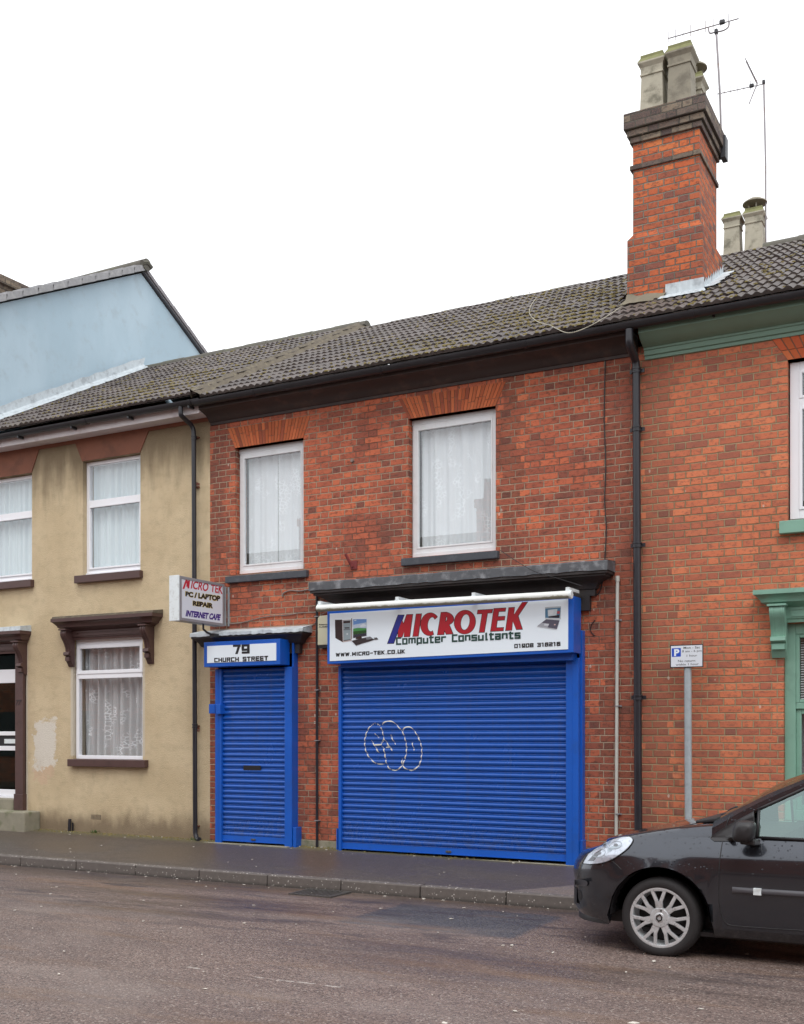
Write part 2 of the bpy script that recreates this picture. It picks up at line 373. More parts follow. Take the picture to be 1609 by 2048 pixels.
def glass(name, refl=.16, tint=(1, 1, 1), rough=.0, gcol=(.95, .98, 1)):
    k = NT(name)
    k.t.nodes.remove(k.b)
    g = k.n('ShaderNodeBsdfGlossy'); g.inputs['Color'].default_value = (*gcol, 1); g.inputs['Roughness'].default_value = rough
    t = k.n('ShaderNodeBsdfTransparent'); t.inputs['Color'].default_value = (*tint, 1)
    ge = k.n('ShaderNodeNewGeometry'); dt = k.n('ShaderNodeVectorMath', operation='DOT_PRODUCT')
    k.t.links.new(ge.outputs['Normal'], dt.inputs[0]); k.t.links.new(ge.outputs['Incoming'], dt.inputs[1])
    c_ = k.math('SUBTRACT', 1, k.math('ABSOLUTE', dt.outputs['Value']), clamp=True)
    f = k.math('ADD', k.math('MULTIPLY', k.math('POWER', c_, 5), .9), refl, clamp=True)
    m = k.n('ShaderNodeMixShader'); k.put(m.inputs[0], f); k.t.links.new(t.outputs[0], m.inputs[1]); k.t.links.new(g.outputs[0], m.inputs[2])
    k.t.links.new(m.outputs[0], k.out.inputs[0]); return k.m
M['glass'] = glass('window glass', .075)
M['glass_low'] = glass('ground floor window glass', .06)
M['glass_dark'] = glass('door glass', .07, (.7, .74, .72), gcol=(.75, .95, .92))
M['glass_car'] = glass('tinted car glass', .20, (.50, .68, .62), gcol=(.80, 1, .97))
M['glass_lamp'] = glass('clear lamp lens', .10, (.95, .97, 1))

def lace(name, col=(.74, .80, .83), holes=.25, pat=95, diamond=False, band=None):
    k = NT(name); P, x, y, z = k.pos()
    if diamond:
        a = k.math('ABSOLUTE', k.math('SINE', k.math('MULTIPLY', k.math('ADD', x, z), 150)))
        b = k.math('ABSOLUTE', k.math('SINE', k.math('MULTIPLY', k.math('SUBTRACT', x, z), 150)))
        hole = k.ss(k.math('MULTIPLY', a, b), .35, .7)
    else:
        v = k.n('ShaderNodeTexVoronoi'); k.put(v.inputs['Vector'], k.mapv(P, (1, .1, 1))); v.inputs['Scale'].default_value = pat * .25
        v.feature = 'DISTANCE_TO_EDGE'
        blob = k.ss(v.outputs['Distance'], .05, .12)
        zone = k.ss(k.noise(k.mapv(P, (1, .1, .55)), 5.5, 2), .52, .62)
        hole = k.math('SUBTRACT', 1, k.math('MULTIPLY', k.math('SUBTRACT', 1, blob), zone))
    k.b.inputs['Base Color'].default_value = (*col, 1); k.b.inputs['Roughness'].default_value = .9
    tr = k.n('ShaderNodeBsdfTransparent'); m = k.n('ShaderNodeMixShader')
    k.put(m.inputs[0], k.math('MULTIPLY', hole, holes)); k.t.links.new(k.b.outputs[0], m.inputs[1]); k.t.links.new(tr.outputs[0], m.inputs[2])
    k.t.links.new(m.outputs[0], k.out.inputs[0]); return k.m
M['lace'] = lace('lace net curtain', (.84, .90, .93), holes=.16)
M['lace_d'] = lace('diamond net curtain', (.70, .80, .83), .34, diamond=True)
M['lace_thin'] = lace('sheer flowered net', (.80, .84, .86), .42)

def mat_road():
    k = NT('damp red brown asphalt'); P, x, y, z = k.pos()
    st = k.n('ShaderNodeTexVoronoi'); k.put(st.inputs['Vector'], P); st.inputs['Scale'].default_value = 85
    sc_ = k.n('ShaderNodeSeparateColor'); k.t.links.new(st.outputs['Color'], sc_.inputs[0])
    a = k.noise(k.mapv(P, (.35, 1, 1)), .8, 5, .62); b = k.noise(P, 30, 4, .7); c_ = k.noise(k.mapv(P, (.22, 1.6, 1), (7, 1, 0)), 1.0, 5, .6)
    col = k.mix(sc_.outputs[0], (.070, .050, .044), (.26, .188, .162))
    col = k.mix(k.ss(a, .36, .64), col, k.mix(.45, col, (.085, .062, .060)))
    col = k.mix(k.math('MULTIPLY', k.ss(sc_.outputs[1], .93, .97), .6), col, (.42, .36, .32))
    # wet darker streaks near the gutter
    wet = k.math('MULTIPLY', k.ss(c_, .50, .66), k.ss(y, -6.5, -3.2))
    gut = k.math('MULTIPLY', k.ss(k.math('ADD', y, k.math('MULTIPLY', k.noise(k.mapv(P, (.6, 2, 1)), 1.4, 4), .6)), -2.35, -1.75), .8)
    w_ = k.math('MAXIMUM', k.math('MULTIPLY', wet, .75), gut)
    # newer grey patch beside the parked car
    nn = k.math('MULTIPLY_ADD', k.noise(P, 6, 4, .65), .22, -.11)
    xx = k.math('ADD', x, nn); yy = k.math('ADD', y, nn)
    pm = k.math('MULTIPLY', k.math('MULTIPLY', k.ss(xx, -5.02, -4.94), k.ss(xx, -3.32, -3.42)),
                k.math('MULTIPLY', k.ss(yy, -3.52, -3.44), k.ss(yy, -2.22, -2.30)))
    col = k.mix(k.math('MULTIPLY', pm, .90), col, k.mix(sc_.outputs[0], (.028, .030, .040), (.105, .105, .115)))
    col = k.mix(k.math('MULTIPLY', w_, .74), col, (.040, .030, .027))
    rs = k.noise(k.mapv(P, (.28, 1.4, 1), (2, 9, 0)), 1.3, 5, .65)
    col = k.mix(k.math('MULTIPLY', k.ss(rs, .50, .66), .50), col, (.165, .098, .058))
    dk = k.noise(k.mapv(P, (.5, 2.2, 1), (11, 3, 0)), 1.7, 5, .7)
    dkm = k.math('MULTIPLY', k.ss(dk, .55, .61), k.ss(y, -5.8, -2.9)); col = k.mix(k.math('MULTIPLY', dkm, .72), col, (.045, .036, .042))
    pl = k.noise(k.mapv(P, (.4, .8, 1), (5, 13, 0)), .9, 4, .6); col = k.mix(k.math('MULTIPLY', k.ss(pl, .50, .68), .28), col, (.30, .25, .225))
    for (q0, q1, wd_) in ((gr(362, 1938), gr(412, 1946), .014), (gr(505, 1958), (gr(712, 1984)), .012)):
        dx_, dy_ = q1.x - q0.x, q1.y - q0.y; L_ = math.hypot(dx_, dy_); ux_, uy_ = dx_/L_, dy_/L_
        ax, ay = k.math('SUBTRACT', x, q0.x), k.math('SUBTRACT', y, q0.y)
        al_ = k.math('ADD', k.math('MULTIPLY', ax, ux_), k.math('MULTIPLY', ay, uy_)); pe = k.math('ADD', k.math('SUBTRACT', k.math('MULTIPLY', ay, ux_), k.math('MULTIPLY', ax, uy_)), k.math('MULTIPLY_ADD', k.noise(P, 1.6, 2), .14, -.07))
        lm = k.math('MULTIPLY', k.math('MULTIPLY', k.ss(al_, 0, .1), k.ss(al_, L_, L_-.1)), k.math('MULTIPLY', k.math('LESS_THAN', k.math('ABSOLUTE', pe), wd_), k.ss(k.noise(P, 9, 4, .7), .42, .55)))
        col = k.mix(k.math('MULTIPLY', lm, .7), col, (.50, .46, .42))
    r = k.math('SUBTRACT', k.math('SUBTRACT', .62, k.math('MULTIPLY', b, .12)), k.math('MULTIPLY', w_, .30))
    k.set(col, r, spec=.45)
    k.bump(k.math('ADD', k.math('MULTIPLY', sc_.outputs[2], .6), k.math('MULTIPLY', st.outputs['Distance'], -1.2)), .55, .006)
    return k.m
M['road'] = mat_road()
def mat_pave():
    k = NT('dark damp pavement asphalt'); P, x, y, z = k.pos()
    st = k.n('ShaderNodeTexVoronoi'); k.put(st.inputs['Vector'], P); st.inputs['Scale'].default_value = 130
    sc_ = k.n('ShaderNodeSeparateColor'); k.t.links.new(st.outputs['Color'], sc_.inputs[0])
    a = k.noise(k.mapv(P, (.5, 1, 1)), 1.1, 5, .6)
    col = k.mix(sc_.outputs[0], (.044, .036, .031), (.118, .096, .083))
    col = k.mix(k.ss(a, .4, .66), col, k.mix(.5, col, (.085, .060, .042)))
    col = k.mix(k.math('MULTIPLY', k.ss(sc_.outputs[1], .965, .985), .6), col, (.34, .31, .27))
    # mossy silt against the wall foot
    nn = k.math('MULTIPLY_ADD', k.noise(P, 7, 5, .7), .26, -.13)
    silt = k.ss(k.math('ADD', y, nn), -.32, -.10)
    col = k.mix(k.math('MULTIPLY', silt, .85), col, k.mix(k.noise(P, 16, 4), (.06, .068, .022), (.20, .165, .105)))
    # paler concrete patch by the car
    pm = k.ss(k.math('ADD', k.math('ADD', x, k.math('MULTIPLY', y, -.95)), k.math('MULTIPLY', nn, .3)), -2.50, -2.45)
    col = k.mix(k.math('MULTIPLY', pm, .85), col, k.mix(sc_.outputs[0], (.11, .09, .075), (.26, .21, .18)))
    k.set(col, k.math('SUBTRACT', .6, k.math('MULTIPLY', k.ss(a, .3, .55), .18)), spec=.45)
    k.bump(sc_.outputs[2], .4, .003); return k.m
M['pave'] = mat_pave()
def mat_kerb():
    k = NT('granite chip kerb'); P, x, y, z = k.pos()
    st = k.n('ShaderNodeTexVoronoi'); k.put(st.inputs['Vector'], P); st.inputs['Scale'].default_value = 42
    sc_ = k.n('ShaderNodeSeparateColor'); k.t.links.new(st.outputs['Color'], sc_.inputs[0])
    n1 = k.noise(P, 20, 4, .6)
    col = k.mix(n1, (.085, .073, .066), (.165, .142, .128))
    chip = k.math('MULTIPLY', k.math('GREATER_THAN', sc_.outputs[1], .78), k.math('LESS_THAN', st.outputs['Distance'], .40))
    col = k.mix(k.math('MULTIPLY', chip, .7), col, (.56, .52, .48))
    col = k.mix(k.math('MULTIPLY', k.ss(z, .045, .0), .7), col, (.035, .032, .028))
    k.set(col, .6); k.bump(n1, .4, .004); return k.m
M['kerb'] = mat_kerb()
def mat_carpaint():
    k = NT('wet dark grey metallic paint'); P, x, y, z = k.pos()
    fl = k.noise(P, 400, 2, .6)
    col = k.mix(fl, (.028, .031, .039), (.080, .088, .106))
    dirt = k.math('MULTIPLY', k.ss(k.math('ADD', z, k.math('MULTIPLY', k.noise(P, 6, 4), .25)), .52, .18), .25)
    col = k.mix(dirt, col, (.05, .038, .034))
    k.set(col, .22, .75, coat=1.0)
    k.b.inputs['Coat Roughness'].default_value = .05
    # rain drops standing on the upper panels
    v = k.n('ShaderNodeTexVoronoi'); k.put(v.inputs['Vector'], P); v.inputs['Scale'].default_value = 48
    sc_ = k.n('ShaderNodeSeparateColor'); k.t.links.new(v.outputs['Color'], sc_.inputs[0])
    rad = k.math('MULTIPLY_ADD', sc_.outputs[0], .30, .06)
    dr = k.math('MULTIPLY', k.ss(k.math('SUBTRACT', rad, v.outputs['Distance']), .0, .14), k.math('MULTIPLY', k.math('GREATER_THAN', sc_.outputs[1], .45), k.ss(z, .62, .72)))
    bp = k.n('ShaderNodeBump'); k.put(bp.inputs['Height'], dr); bp.inputs['Strength'].default_value = .9; bp.inputs['Distance'].default_value = .010
    k.t.links.new(bp.outputs[0], k.b.inputs['Coat Normal']); k.t.links.new(bp.outputs[0], k.b.inputs['Normal'])
    return k.m
M['car'] = mat_carpaint()
M['car_black'] = plain('matt black car plastic', (.022, .021, .023), .5, vary=.15, scale=12)
M['car_trim'] = plain('dark grey rubbing strip', (.075, .073, .082), .4, vary=.1)
M['rubber'] = plain('tyre rubber', (.022, .020, .021), .75, vary=.25, scale=14, bump=.2)
M['hub'] = plain('silver wheel trim', (.66, .69, .71), .30, .45, vary=.10, scale=25, dirt=((.25, .22, .20), 22, .4))
M['hub_dark'] = plain('brake dust black', (.012, .011, .011), .6)
M['chrome'] = plain('headlamp reflector', (.82, .84, .88), .12, .95, vary=.03)
M['lamp_inner'] = plain('silvered lamp interior', (.66, .69, .74), .35, .35, vary=.25, scale=22, dirt=((.22, .23, .26), 30, .6))
M['seat'] = plain('grey car seat', (.10, .10, .11), .9)
M['sunshade'] = plain('patterned window shade', (.62, .60, .55), .8, vary=.4, scale=6)
M['iron'] = plain('cast iron grate', (.10, .095, .09), .5, .4, vary=.4, scale=20)
M['litter'] = plain('pale litter', (.62, .58, .52), .8, vary=.3, scale=30)
def mat_attr(name, rough=.8, mult=1.0, bump=.4):
    k = NT(name); P, x, y, z = k.pos(); a = k.n('ShaderNodeAttribute'); a.attribute_name = 'col'
    n1 = k.noise(P, 60, 4, .7)
    c = k.mix(k.math('MULTIPLY', n1, .45), a.outputs['Color'], k.mix(.6, a.outputs['Color'], (.10, .05, .04)))
    k.set(c, rough, spec=.3); k.bump(n1, bump, .004); return k.m
M['attr'] = mat_attr('rubbed brick')
M['print'] = mat_attr('printed picture', .4, bump=0)

# ------------------------------------------------------------------ ground
XL, XM, XR = -13.64, -9.07, -3.37            # party lines: gable / tan house / shop / right house
KY = -1.86                                   # kerb face
def zwall(X): return .20 + .0062 * max(0, min(9.5, -3.9 - X))
def zkerb(X): return .118
def zpave(X, Y):
    t = max(0, min(1, (Y) / (KY + .13)))
    return zwall(X) * (1 - t) + zkerb(X) * t
def sheet(name, x0, x1, y0, y1, zf, mat, nx, ny, kind='structure'):
    b = MB(); b.grid([[(x0 + (x1-x0)*i/nx, y0 + (y1-y0)*j/ny, zf(x0 + (x1-x0)*i/nx, y0 + (y1-y0)*j/ny)) for i in range(nx+1)] for j in range(ny+1)])
    o = b.build(name, mat, smooth=True, recalc=False); o['kind'] = kind; return o
def zroad(X, Y):
    return .022 * math.sin(X * .7 + 1) * math.exp(-abs(Y - KY) * 2) * 0 + .02 * max(0, min(1, (KY - Y) / 2.5)) 
sheet('ground', -120, 120, -120, 120, lambda x, y: -.30, M['road'], 2, 2)
sheet('road', -60, 60, -10.2, KY + .02, zroad, M['road'], 60, 20)
sheet('pavement', -60, 60, KY + .125, .35, zpave, M['pave'], 240, 6)
o = sheet('far_pavement', -60, 60, -12.9, -10.2, lambda x, y: .12, M['pave'], 40, 2)
b = MB(); random.seed(3)
X = gr(5, 1745, .1).x - .915 * 20
while X < 30:
    L = .915; z = zkerb(X)
    if abs(X - gr(109, 1740, .1).x) < .2: L = .42
    b.hexa([(X+.005, KY, -.1), (X+L-.005, KY, -.1), (X+L-.005, KY+.125, -.1), (X+.005, KY+.125, -.1),
            (X+.005, KY+.012, z+random.uniform(-.004,.004)), (X+L-.005, KY+.012, z+random.uniform(-.004,.004)), (X+L-.005, KY+.125, z+.003), (X+.005, KY+.125, z+.003)])
    X += L
o = b.build('kerb', M['kerb'], bevel=.012); o['kind'] = 'structure'
# silt and moss line at the foot of the wall (uneven little clumps)
random.seed(11)
def clumps(n, posf, size, flat=.5, b=None):
    b = b or MB()
    for i in range(n):
        c_, nrm = posf(i)
        s_ = size * random.uniform(.4, 1.3); rot = random.random() * 6.28
        ring = []
        for k in range(6):
            a = rot + k * math.pi / 3; r = s_ * random.uniform(.6, 1.2)
            ring.append(Vector((math.cos(a) * r, math.sin(a) * r * .8, 0)))
        q = nrm.to_track_quat('Z', 'Y')
        vs = [c_ + q @ p for p in ring] + [c_ + q @ (p * .55 + Vector((0, 0, s_ * flat))) for p in ring] + [c_ + q @ Vector((0, 0, s_ * flat * 1.25))]
        b.cur = (1, 1, 1)
        b.add(vs, [(k, (k+1) % 6, 6+(k+1) % 6, 6+k) for k in range(6)] + [(6+k, 6+(k+1) % 6, 12) for k in range(6)])
    return b
def pf(i):
    X = random.uniform(-13.5, -2.8); Y = -abs(random.gauss(0, .06)) - .01
    return Vector((X, Y, zpave(X, Y) - .003)), Vector((0, -.3, 1)).normalized()
o = clumps(900, pf, .016, .5).build('moss', M['moss'], smooth=False); tag(o, 'thin line of moss and silt along the foot of the house fronts', 'moss', kind='stuff')
b = MB()
for i in range(260):
    if i % 3 == 0: X = random.uniform(-14, -2.9); Y = random.choice([-abs(random.gauss(.1, .15)), KY - .03 - abs(random.gauss(0, .05))])
    else: X = random.uniform(-14, -1.5); Y = random.uniform(-7.5, -.05)
    if KY - .02 < Y < KY + .14: continue
    z = (zpave(X, Y) if Y > KY + .13 else zroad(X, Y)) + .004
    s_ = random.uniform(.006, .020) * (1 if random.random() < .88 else 1.8); a = random.random() * 3.1; e = random.uniform(.3, .7)
    ca_, sa_ = math.cos(a) * s_, math.sin(a) * s_
    b.prism([(X+ca_, Y+sa_, z), (X-sa_*e, Y+ca_*e, z), (X-ca_, Y-sa_, z), (X+sa_*e, Y-ca_*e, z)], (0, 0, random.uniform(.002, .008)))
tag(b.build('litter', M['litter']), 'small pale bits of litter and leaf scattered over pavement and road', 'litter', kind='stuff')
random.seed(21)
for (wx, wy, lab) in ((fx(402), -.10, 'small green weed tuft beside the foot of the left downpipe'), (fx(196), -.05, 'small green weed under the ground floor window of the tan house')):
    b = MB()
    for i in range(34):
        a = random.random() * 6.28; l = random.uniform(.02, .055); r0 = random.uniform(0, .05); bx, by = wx + math.cos(a) * r0 * 1.6, wy + math.sin(a) * r0 * .5; z = zpave(bx, by)
        d_ = Vector((math.cos(a) * random.uniform(.2, .8), math.sin(a) * .3 - .2, 1)).normalized() * l; q_ = Vector((-math.sin(a), math.cos(a), 0)) * .006
        b.add([Vector((bx, by, z)) - q_ * .4, Vector((bx, by, z)) + d_ * .5 - q_, Vector((bx, by, z)) + d_, Vector((bx, by, z)) + d_ * .5 + q_], [(0, 1, 2, 3)])
    tag(b.build('weed', plain('weed green', (.07, .12, .03), .8, vary=.4, scale=30), recalc=False), lab, 'weed')
# drain grate
P0, P1 = gr(572, 1790), gr(672, 1790)
dg = thing('drain_grate', (P0.x, -2.1, .01), 'iron drain grate in the gutter below the kerb', 'drain grate')
b = MB(); gx0, gx1, gy0, gy1 = P0.x + .02, P0.x + .52, KY - .43, KY - .03
b.box(gx0, gx1, gy0, gy0+.03, -.02, .018); b.box(gx0, gx1, gy1-.03, gy1, -.02, .018); b.box(gx0, gx0+.03, gy0+.03, gy1-.03, -.02, .018); b.box(gx1-.03, gx1, gy0+.03, gy1-.03, -.02, .018)
b.build('frame', M['iron'], dg)
b = MB()
for i in range(9):
    x_ = gx0 + .045 + i * .048
    b.hexa([(x_, gy0+.03, -.01), (x_+.022, gy0+.03, -.01), (x_+.022, gy1-.03, -.01), (x_, gy1-.03, -.01), (x_, gy0+.03, .015), (x_+.022, gy0+.03, .015), (x_+.022, gy1-.03, .015), (x_, gy1-.03, .015)])
b.build('grate_bars', M['iron'], dg)

# ------------------------------------------------------------------ building pieces
def wall_holes(b, X0, X1, Z0, Z1, holes, depth=.25, Y=0.0):
    xs = sorted({X0, X1} | {h[0] for h in holes} | {h[1] for h in holes}); zs = sorted({Z0, Z1} | {h[2] for h in holes} | {h[3] for h in holes})
    for i in range(len(xs)-1):
        for j in range(len(zs)-1):
            xm, zm = (xs[i]+xs[i+1])/2, (zs[j]+zs[j+1])/2
            if any(h[0] < xm < h[1] and h[2] < zm < h[3] for h in holes): continue
            b.add([(xs[i], Y, zs[j]), (xs[i+1], Y, zs[j]), (xs[i+1], Y, zs[j+1]), (xs[i], Y, zs[j+1])], [(0, 1, 2, 3)])
    for a, c_, z0, z1 in holes:
        D = Y + depth
        b.add([(a, Y, z0), (a, D, z0), (a, D, z1), (a, Y, z1)], [(0, 1, 2, 3)])
        b.add([(c_, Y, z0), (c_, D, z0), (c_, D, z1), (c_, Y, z1)], [(3, 2, 1, 0)])
        b.add([(a, Y, z1), (c_, Y, z1), (c_, D, z1), (a, D, z1)], [(3, 2, 1, 0)])
        b.add([(a, Y, z0), (c_, Y, z0), (c_, D, z0), (a, D, z0)], [(0, 1, 2, 3)])
def house_shell(b, X0, X1, Ze, Zr, Yr=3.93, Yb=8.1):
    for X in (X0, X1):
        b.add([(X, 0, -.2), (X, Yb, -.2), (X, Yb, Ze), (X, Yr, Zr - .12), (X, 0, Ze)], [(0, 1, 2, 3, 4)])
    b.add([(X0, Yb, -.2), (X1, Yb, -.2), (X1, Yb, Ze), (X0, Yb, Ze)], [(0, 1, 2, 3)])
YR, ZRD, YE, ZE = 3.93, 8.16, -.33, 5.90
def zroof(Y, dz=0): return ZE + (ZRD - ZE) * (Y - YE) / (YR - YE) + dz
def tile_roof(name, X0, X1, parent, dz=0.0, phase=0.0, seed=1, keep=None):
    random.seed(seed); b = MB(); p = .0965; n = 8; NC = 14
    sl_ = Vector((0, YR - YE, ZRD - ZE)); L = sl_.length; d = sl_.normalized(); nrm = Vector((0, -d.z, d.y))
    xs = []; x = X0
    while x < X1: xs.append(x); x += p / n
    xs.append(X1)
    g = L / NC
    for c_ in range(NC):
        s0, s1 = c_ * g, (c_ + 1) * g + .05
        lift = random.uniform(-.002, .002)
        rows = [[], [], []]; cols = []
        for x in xs:
            ti = int((x + phase + (c_ % 2) * 0) / (p * 3)); rr = random.Random(ti * 131 + c_ * 7 + seed)
            t_ = rr.uniform(.6, 1.25); j = rr.uniform(-.006, .006); j2 = rr.uniform(-.018, .018)
            ph = ((x + phase) / p) % 1
            h = .024 * (max(0, math.cos((ph - .5) * 2 * math.pi) * .5 + .5)) ** .75
            base = Vector((x, YE, ZE + dz))
            lo = base + d * (s0 + j2) + nrm * (h + .026 + lift + j)
            dn = base + d * (s0 + j2 + .004) + nrm * (.002 + h * .15)
            hi = base + d * min(s1, L) + nrm * (h + .004 + lift)
            rows[0].append(dn); rows[1].append(lo); rows[2].append(hi)
            cols.append((t_ * 1.0, t_ * .98, t_ * .96))
        for r0, r1, c2 in ((rows[0], rows[1], 1), (rows[1], rows[2], 1)):
            n0 = len(b.v); b.grid([r0, r1])
            for k_ in range(2):
                for i, cc in enumerate(cols): b.col[n0 + k_ * len(cols) + i] = cc
    # underside / rear slope
    b.cur = (1, 1, 1)
    b.add([(X0, YR, ZRD+dz), (X1, YR, ZRD+dz), (X1, 8.35, ZE+dz), (X0, 8.35, ZE+dz)], [(0, 1, 2, 3)])
    b.add([(X0, YE, ZE+dz-.01), (X1, YE, ZE+dz-.01), (X1, YR, ZRD+dz-.02), (X0, YR, ZRD+dz-.02)], [(0, 1, 2, 3)])
    return b.build(name, M['tile'], parent, smooth='auto', recalc=False)
def ridge(name, X0, X1, parent, dz=0, r=.10):
    b = MB(); x = X0; i = 0
    while x < X1 - .02:
        x2 = min(x + .45, X1); rr = r + (.006 if i % 2 else 0)
        prof = [(YR + math.cos(a) * rr * 1.15, ZRD + dz - .035 + math.sin(a) * rr) for a in [math.pi * k / 8 for k in range(9)]]
        b.profx(prof, x, x2 + (.01 if i % 2 else 0)); x = x2; i += 1
    return b.build(name, M['ridge'], parent, smooth='auto')
def roof_moss(parent, X0, X1, n, seed, dz=0, dens=None):
    random.seed(seed)
    sl_ = Vector((0, YR - YE, ZRD - ZE)); d = sl_.normalized(); L = sl_.length; nrm = Vector((0, -d.z, d.y)); g = L / 14
    def pf(i):
        for _ in range(20):
            X = random.uniform(X0, X1); c_ = random.randint(0, 13) ; 
            dn_ = (dens or (lambda X, c: .5 + .5 * math.sin(X * 2.3 + c * .6)))(X, c_)
            if random.random() < dn_: break
        p_ = Vector((X, YE, ZE + dz)) + d * (c_ * g + random.choice([.0, .0, .02, random.uniform(0, g)])) + nrm * .04
        return p_, nrm
    o = clumps(n, pf, .022, .45).build('moss', M['moss'], parent); o['kind'] = 'stuff'; return o
def gutter(X0, X1, Yc, Zc, parent, mat, r=.056):
    b = MB()
    prof = [(Yc + math.cos(a) * r, Zc + math.sin(a) * r) for a in [math.pi + math.pi * k / 10 for k in range(11)]]
    prof += [(Yc + math.cos(a) * (r - .006), Zc + math.sin(a) * (r - .006)) for a in [2*math.pi - math.pi * k / 10 for k in range(11)]]
    b.profx(prof, X0, X1)
    x = X0 + .9
    while x < X1: b.profx([(Yc + math.cos(a) * (r + .006), Zc + math.sin(a) * (r + .006)) for a in [math.pi + math.pi * k / 10 for k in range(11)]] + [(Yc + r, Zc + .004), (Yc - r, Zc + .004)], x, x + .05); x += 1.8
    return b.build('gutter', mat, parent, smooth='auto')
def win_frame(b, x0, x1, z0, z1, Y, t=.055, d=.06, sill=True):
    b.box(x0, x0+t, Y, Y+d, z0, z1); b.box(x1-t, x1, Y, Y+d, z0, z1)
    b.box(x0+t, x1-t, Y, Y+d, z1-t, z1); b.box(x0+t, x1-t, Y, Y+d, z0, z0+t)
def bead(b, x0, x1, z0, z1, Y, t=.018):
    b.box(x0, x0+t, Y-.012, Y+.03, z0, z1); b.box(x1-t, x1, Y-.012, Y+.03, z0, z1)
    b.box(x0+t, x1-t, Y-.012, Y+.03, z1-t, z1); b.box(x0+t, x1-t, Y-.012, Y+.03, z0, z0+t)
def curtain(x0, x1, z0, z1, Y, mat, parent, seed=1, amp=.018, folds=9, gap=None, sag=0, name='net_curtain'):
    random.seed(seed); n = 140; ph = [random.uniform(0, 6.28) for _ in range(4)]
    def yy(x, z):
        t = (x - x0) / (x1 - x0)
        return Y + amp * (math.sin(t * folds * 6.28 + ph[0] + .5 * math.sin(z * 1.5 + ph[1])) + .6 * math.sin(t * folds * 2.3 * 6.28 + ph[2]) + .4 * math.sin(t * folds * .45 * 6.28 + ph[3]))
    b = MB()
    segs = [(x0, x1)] if gap is None else [(x0, gap - .006), (gap + .006, x1)]
    for a, c_ in segs:
        b.grid([[(a + (c_-a)*i/n, yy(a + (c_-a)*i/n, z), z) for i in range(n+1)] for z in [z0 + (z1-z0)*j/6 for j in range(7)]])
    return b.build(name, mat, parent, smooth=True, recalc=False)
def room(x0, x1, z0, z1, Y, parent, mat='room', depth=.9):
    b = MB(); b.hexa([(x0-.02, Y, z0-.02), (x1+.02, Y, z0-.02), (x1+.02, Y+depth, z0-.02), (x0-.02, Y+depth, z0-.02), (x0-.02, Y, z1+.02), (x1+.02, Y, z1+.02), (x1+.02, Y+depth, z1+.02), (x0-.02, Y+depth, z1+.02)])
    b.f = [f for i, f in enumerate(b.f) if i != 2]
    return b.build('room_interior', M[mat], parent, recalc=False)
def pane(x0, x1, z0, z1, Y, parent, mat='glass'):
    b = MB(); b.box(x0, x1, Y, Y+.006, z0, z1); return b.build('pane', M[mat], parent)
def voussoirs(b, x0b, x1b, zb, x0t, x1t, zt, Y, n, seed, cols, d=.12, split=True):
    random.seed(seed)
    for i in range(n):
        a, c_ = i / n, (i + 1) / n
        g = .085 / n
        def px(t, s): return (x0b + (x1b-x0b)*t) * (1-s) + (x0t + (x1t-x0t)*t) * s
        cut = random.choice([.33, .5, .66]) if split else None
        parts = [(0, cut - .012), (cut + .012, 1)] if cut else [(0, 1)]
        cc = random.choice(cols)
        for s0, s1 in parts:
            if random.random() < .25: cc = random.choice(cols)
            f_ = random.uniform(.85, 1.12); b.cur = tuple(v * f_ for v in cc)
            z0_, z1_ = zb + (zt-zb)*s0, zb + (zt-zb)*s1
            y_ = Y - .006 - random.uniform(0, .004)
            b.hexa([(px(a+g, s0), y_, z0_), (px(c_-g, s0), y_, z0_), (px(c_-g, s0), Y+d, z0_), (px(a+g, s0), Y+d, z0_),
                    (px(a+g, s1), y_, z1_), (px(c_-g, s1), y_, z1_), (px(c_-g, s1), Y+d, z1_), (px(a+g, s1), Y+d, z1_)])
RUB = [(.54, .135, .050), (.60, .16, .06), (.50, .12, .045), (.55, .145, .055), (.36, .09, .045)]

# ================================================================== SHOP
shop = thing('brick_shop', (-6.2, 0, .2), 'red brick shop with two blue roller shutters and two net curtained windows above', 'shop')
W1 = (fx(471), fx(607.5), fz(540, 1143), fz(540, 886))
W2 = (fx(817.7), fx(992), fz(905, 1108), fz(905, 825))
D1 = (fx(437), fx(588), .15, fz(500, 1290))
D2 = (fx(690), fx(1160), .15, fz(900, 1240))
b = MB(); wall_holes(b, XM, XR, -.2, 5.72, [W1, W2, D1, D2]); house_shell(b, XM, XR, 5.75, ZRD)
b.build('wall', M['brick_shop'], shop, recalc=False)
for (w_, pa, nv, sd) in ((W1, (456.5, 622, 859, 829), 24, 2), (W2, (797.6, 1013, 800, 761.5), 28, 3)):
    b = MB(); b.cur = (.30, .17, .11)
    zt = (fz(pa[0], pa[2]) + fz(pa[1], pa[3])) / 2
    x0t, x1t = fx(pa[0]), fx(pa[1])
    b.hexa([(w_[0], -.002, w_[3]), (w_[1], -.002, w_[3]), (w_[1], .1, w_[3]), (w_[0], .1, w_[3]), (x0t, -.002, zt), (x1t, -.002, zt), (x1t, .1, zt), (x0t, .1, zt)])
    voussoirs(b, w_[0], w_[1], w_[3], x0t, x1t, zt, 0, nv, sd, RUB)
    b.build('brick_arch', M['attr'], shop)
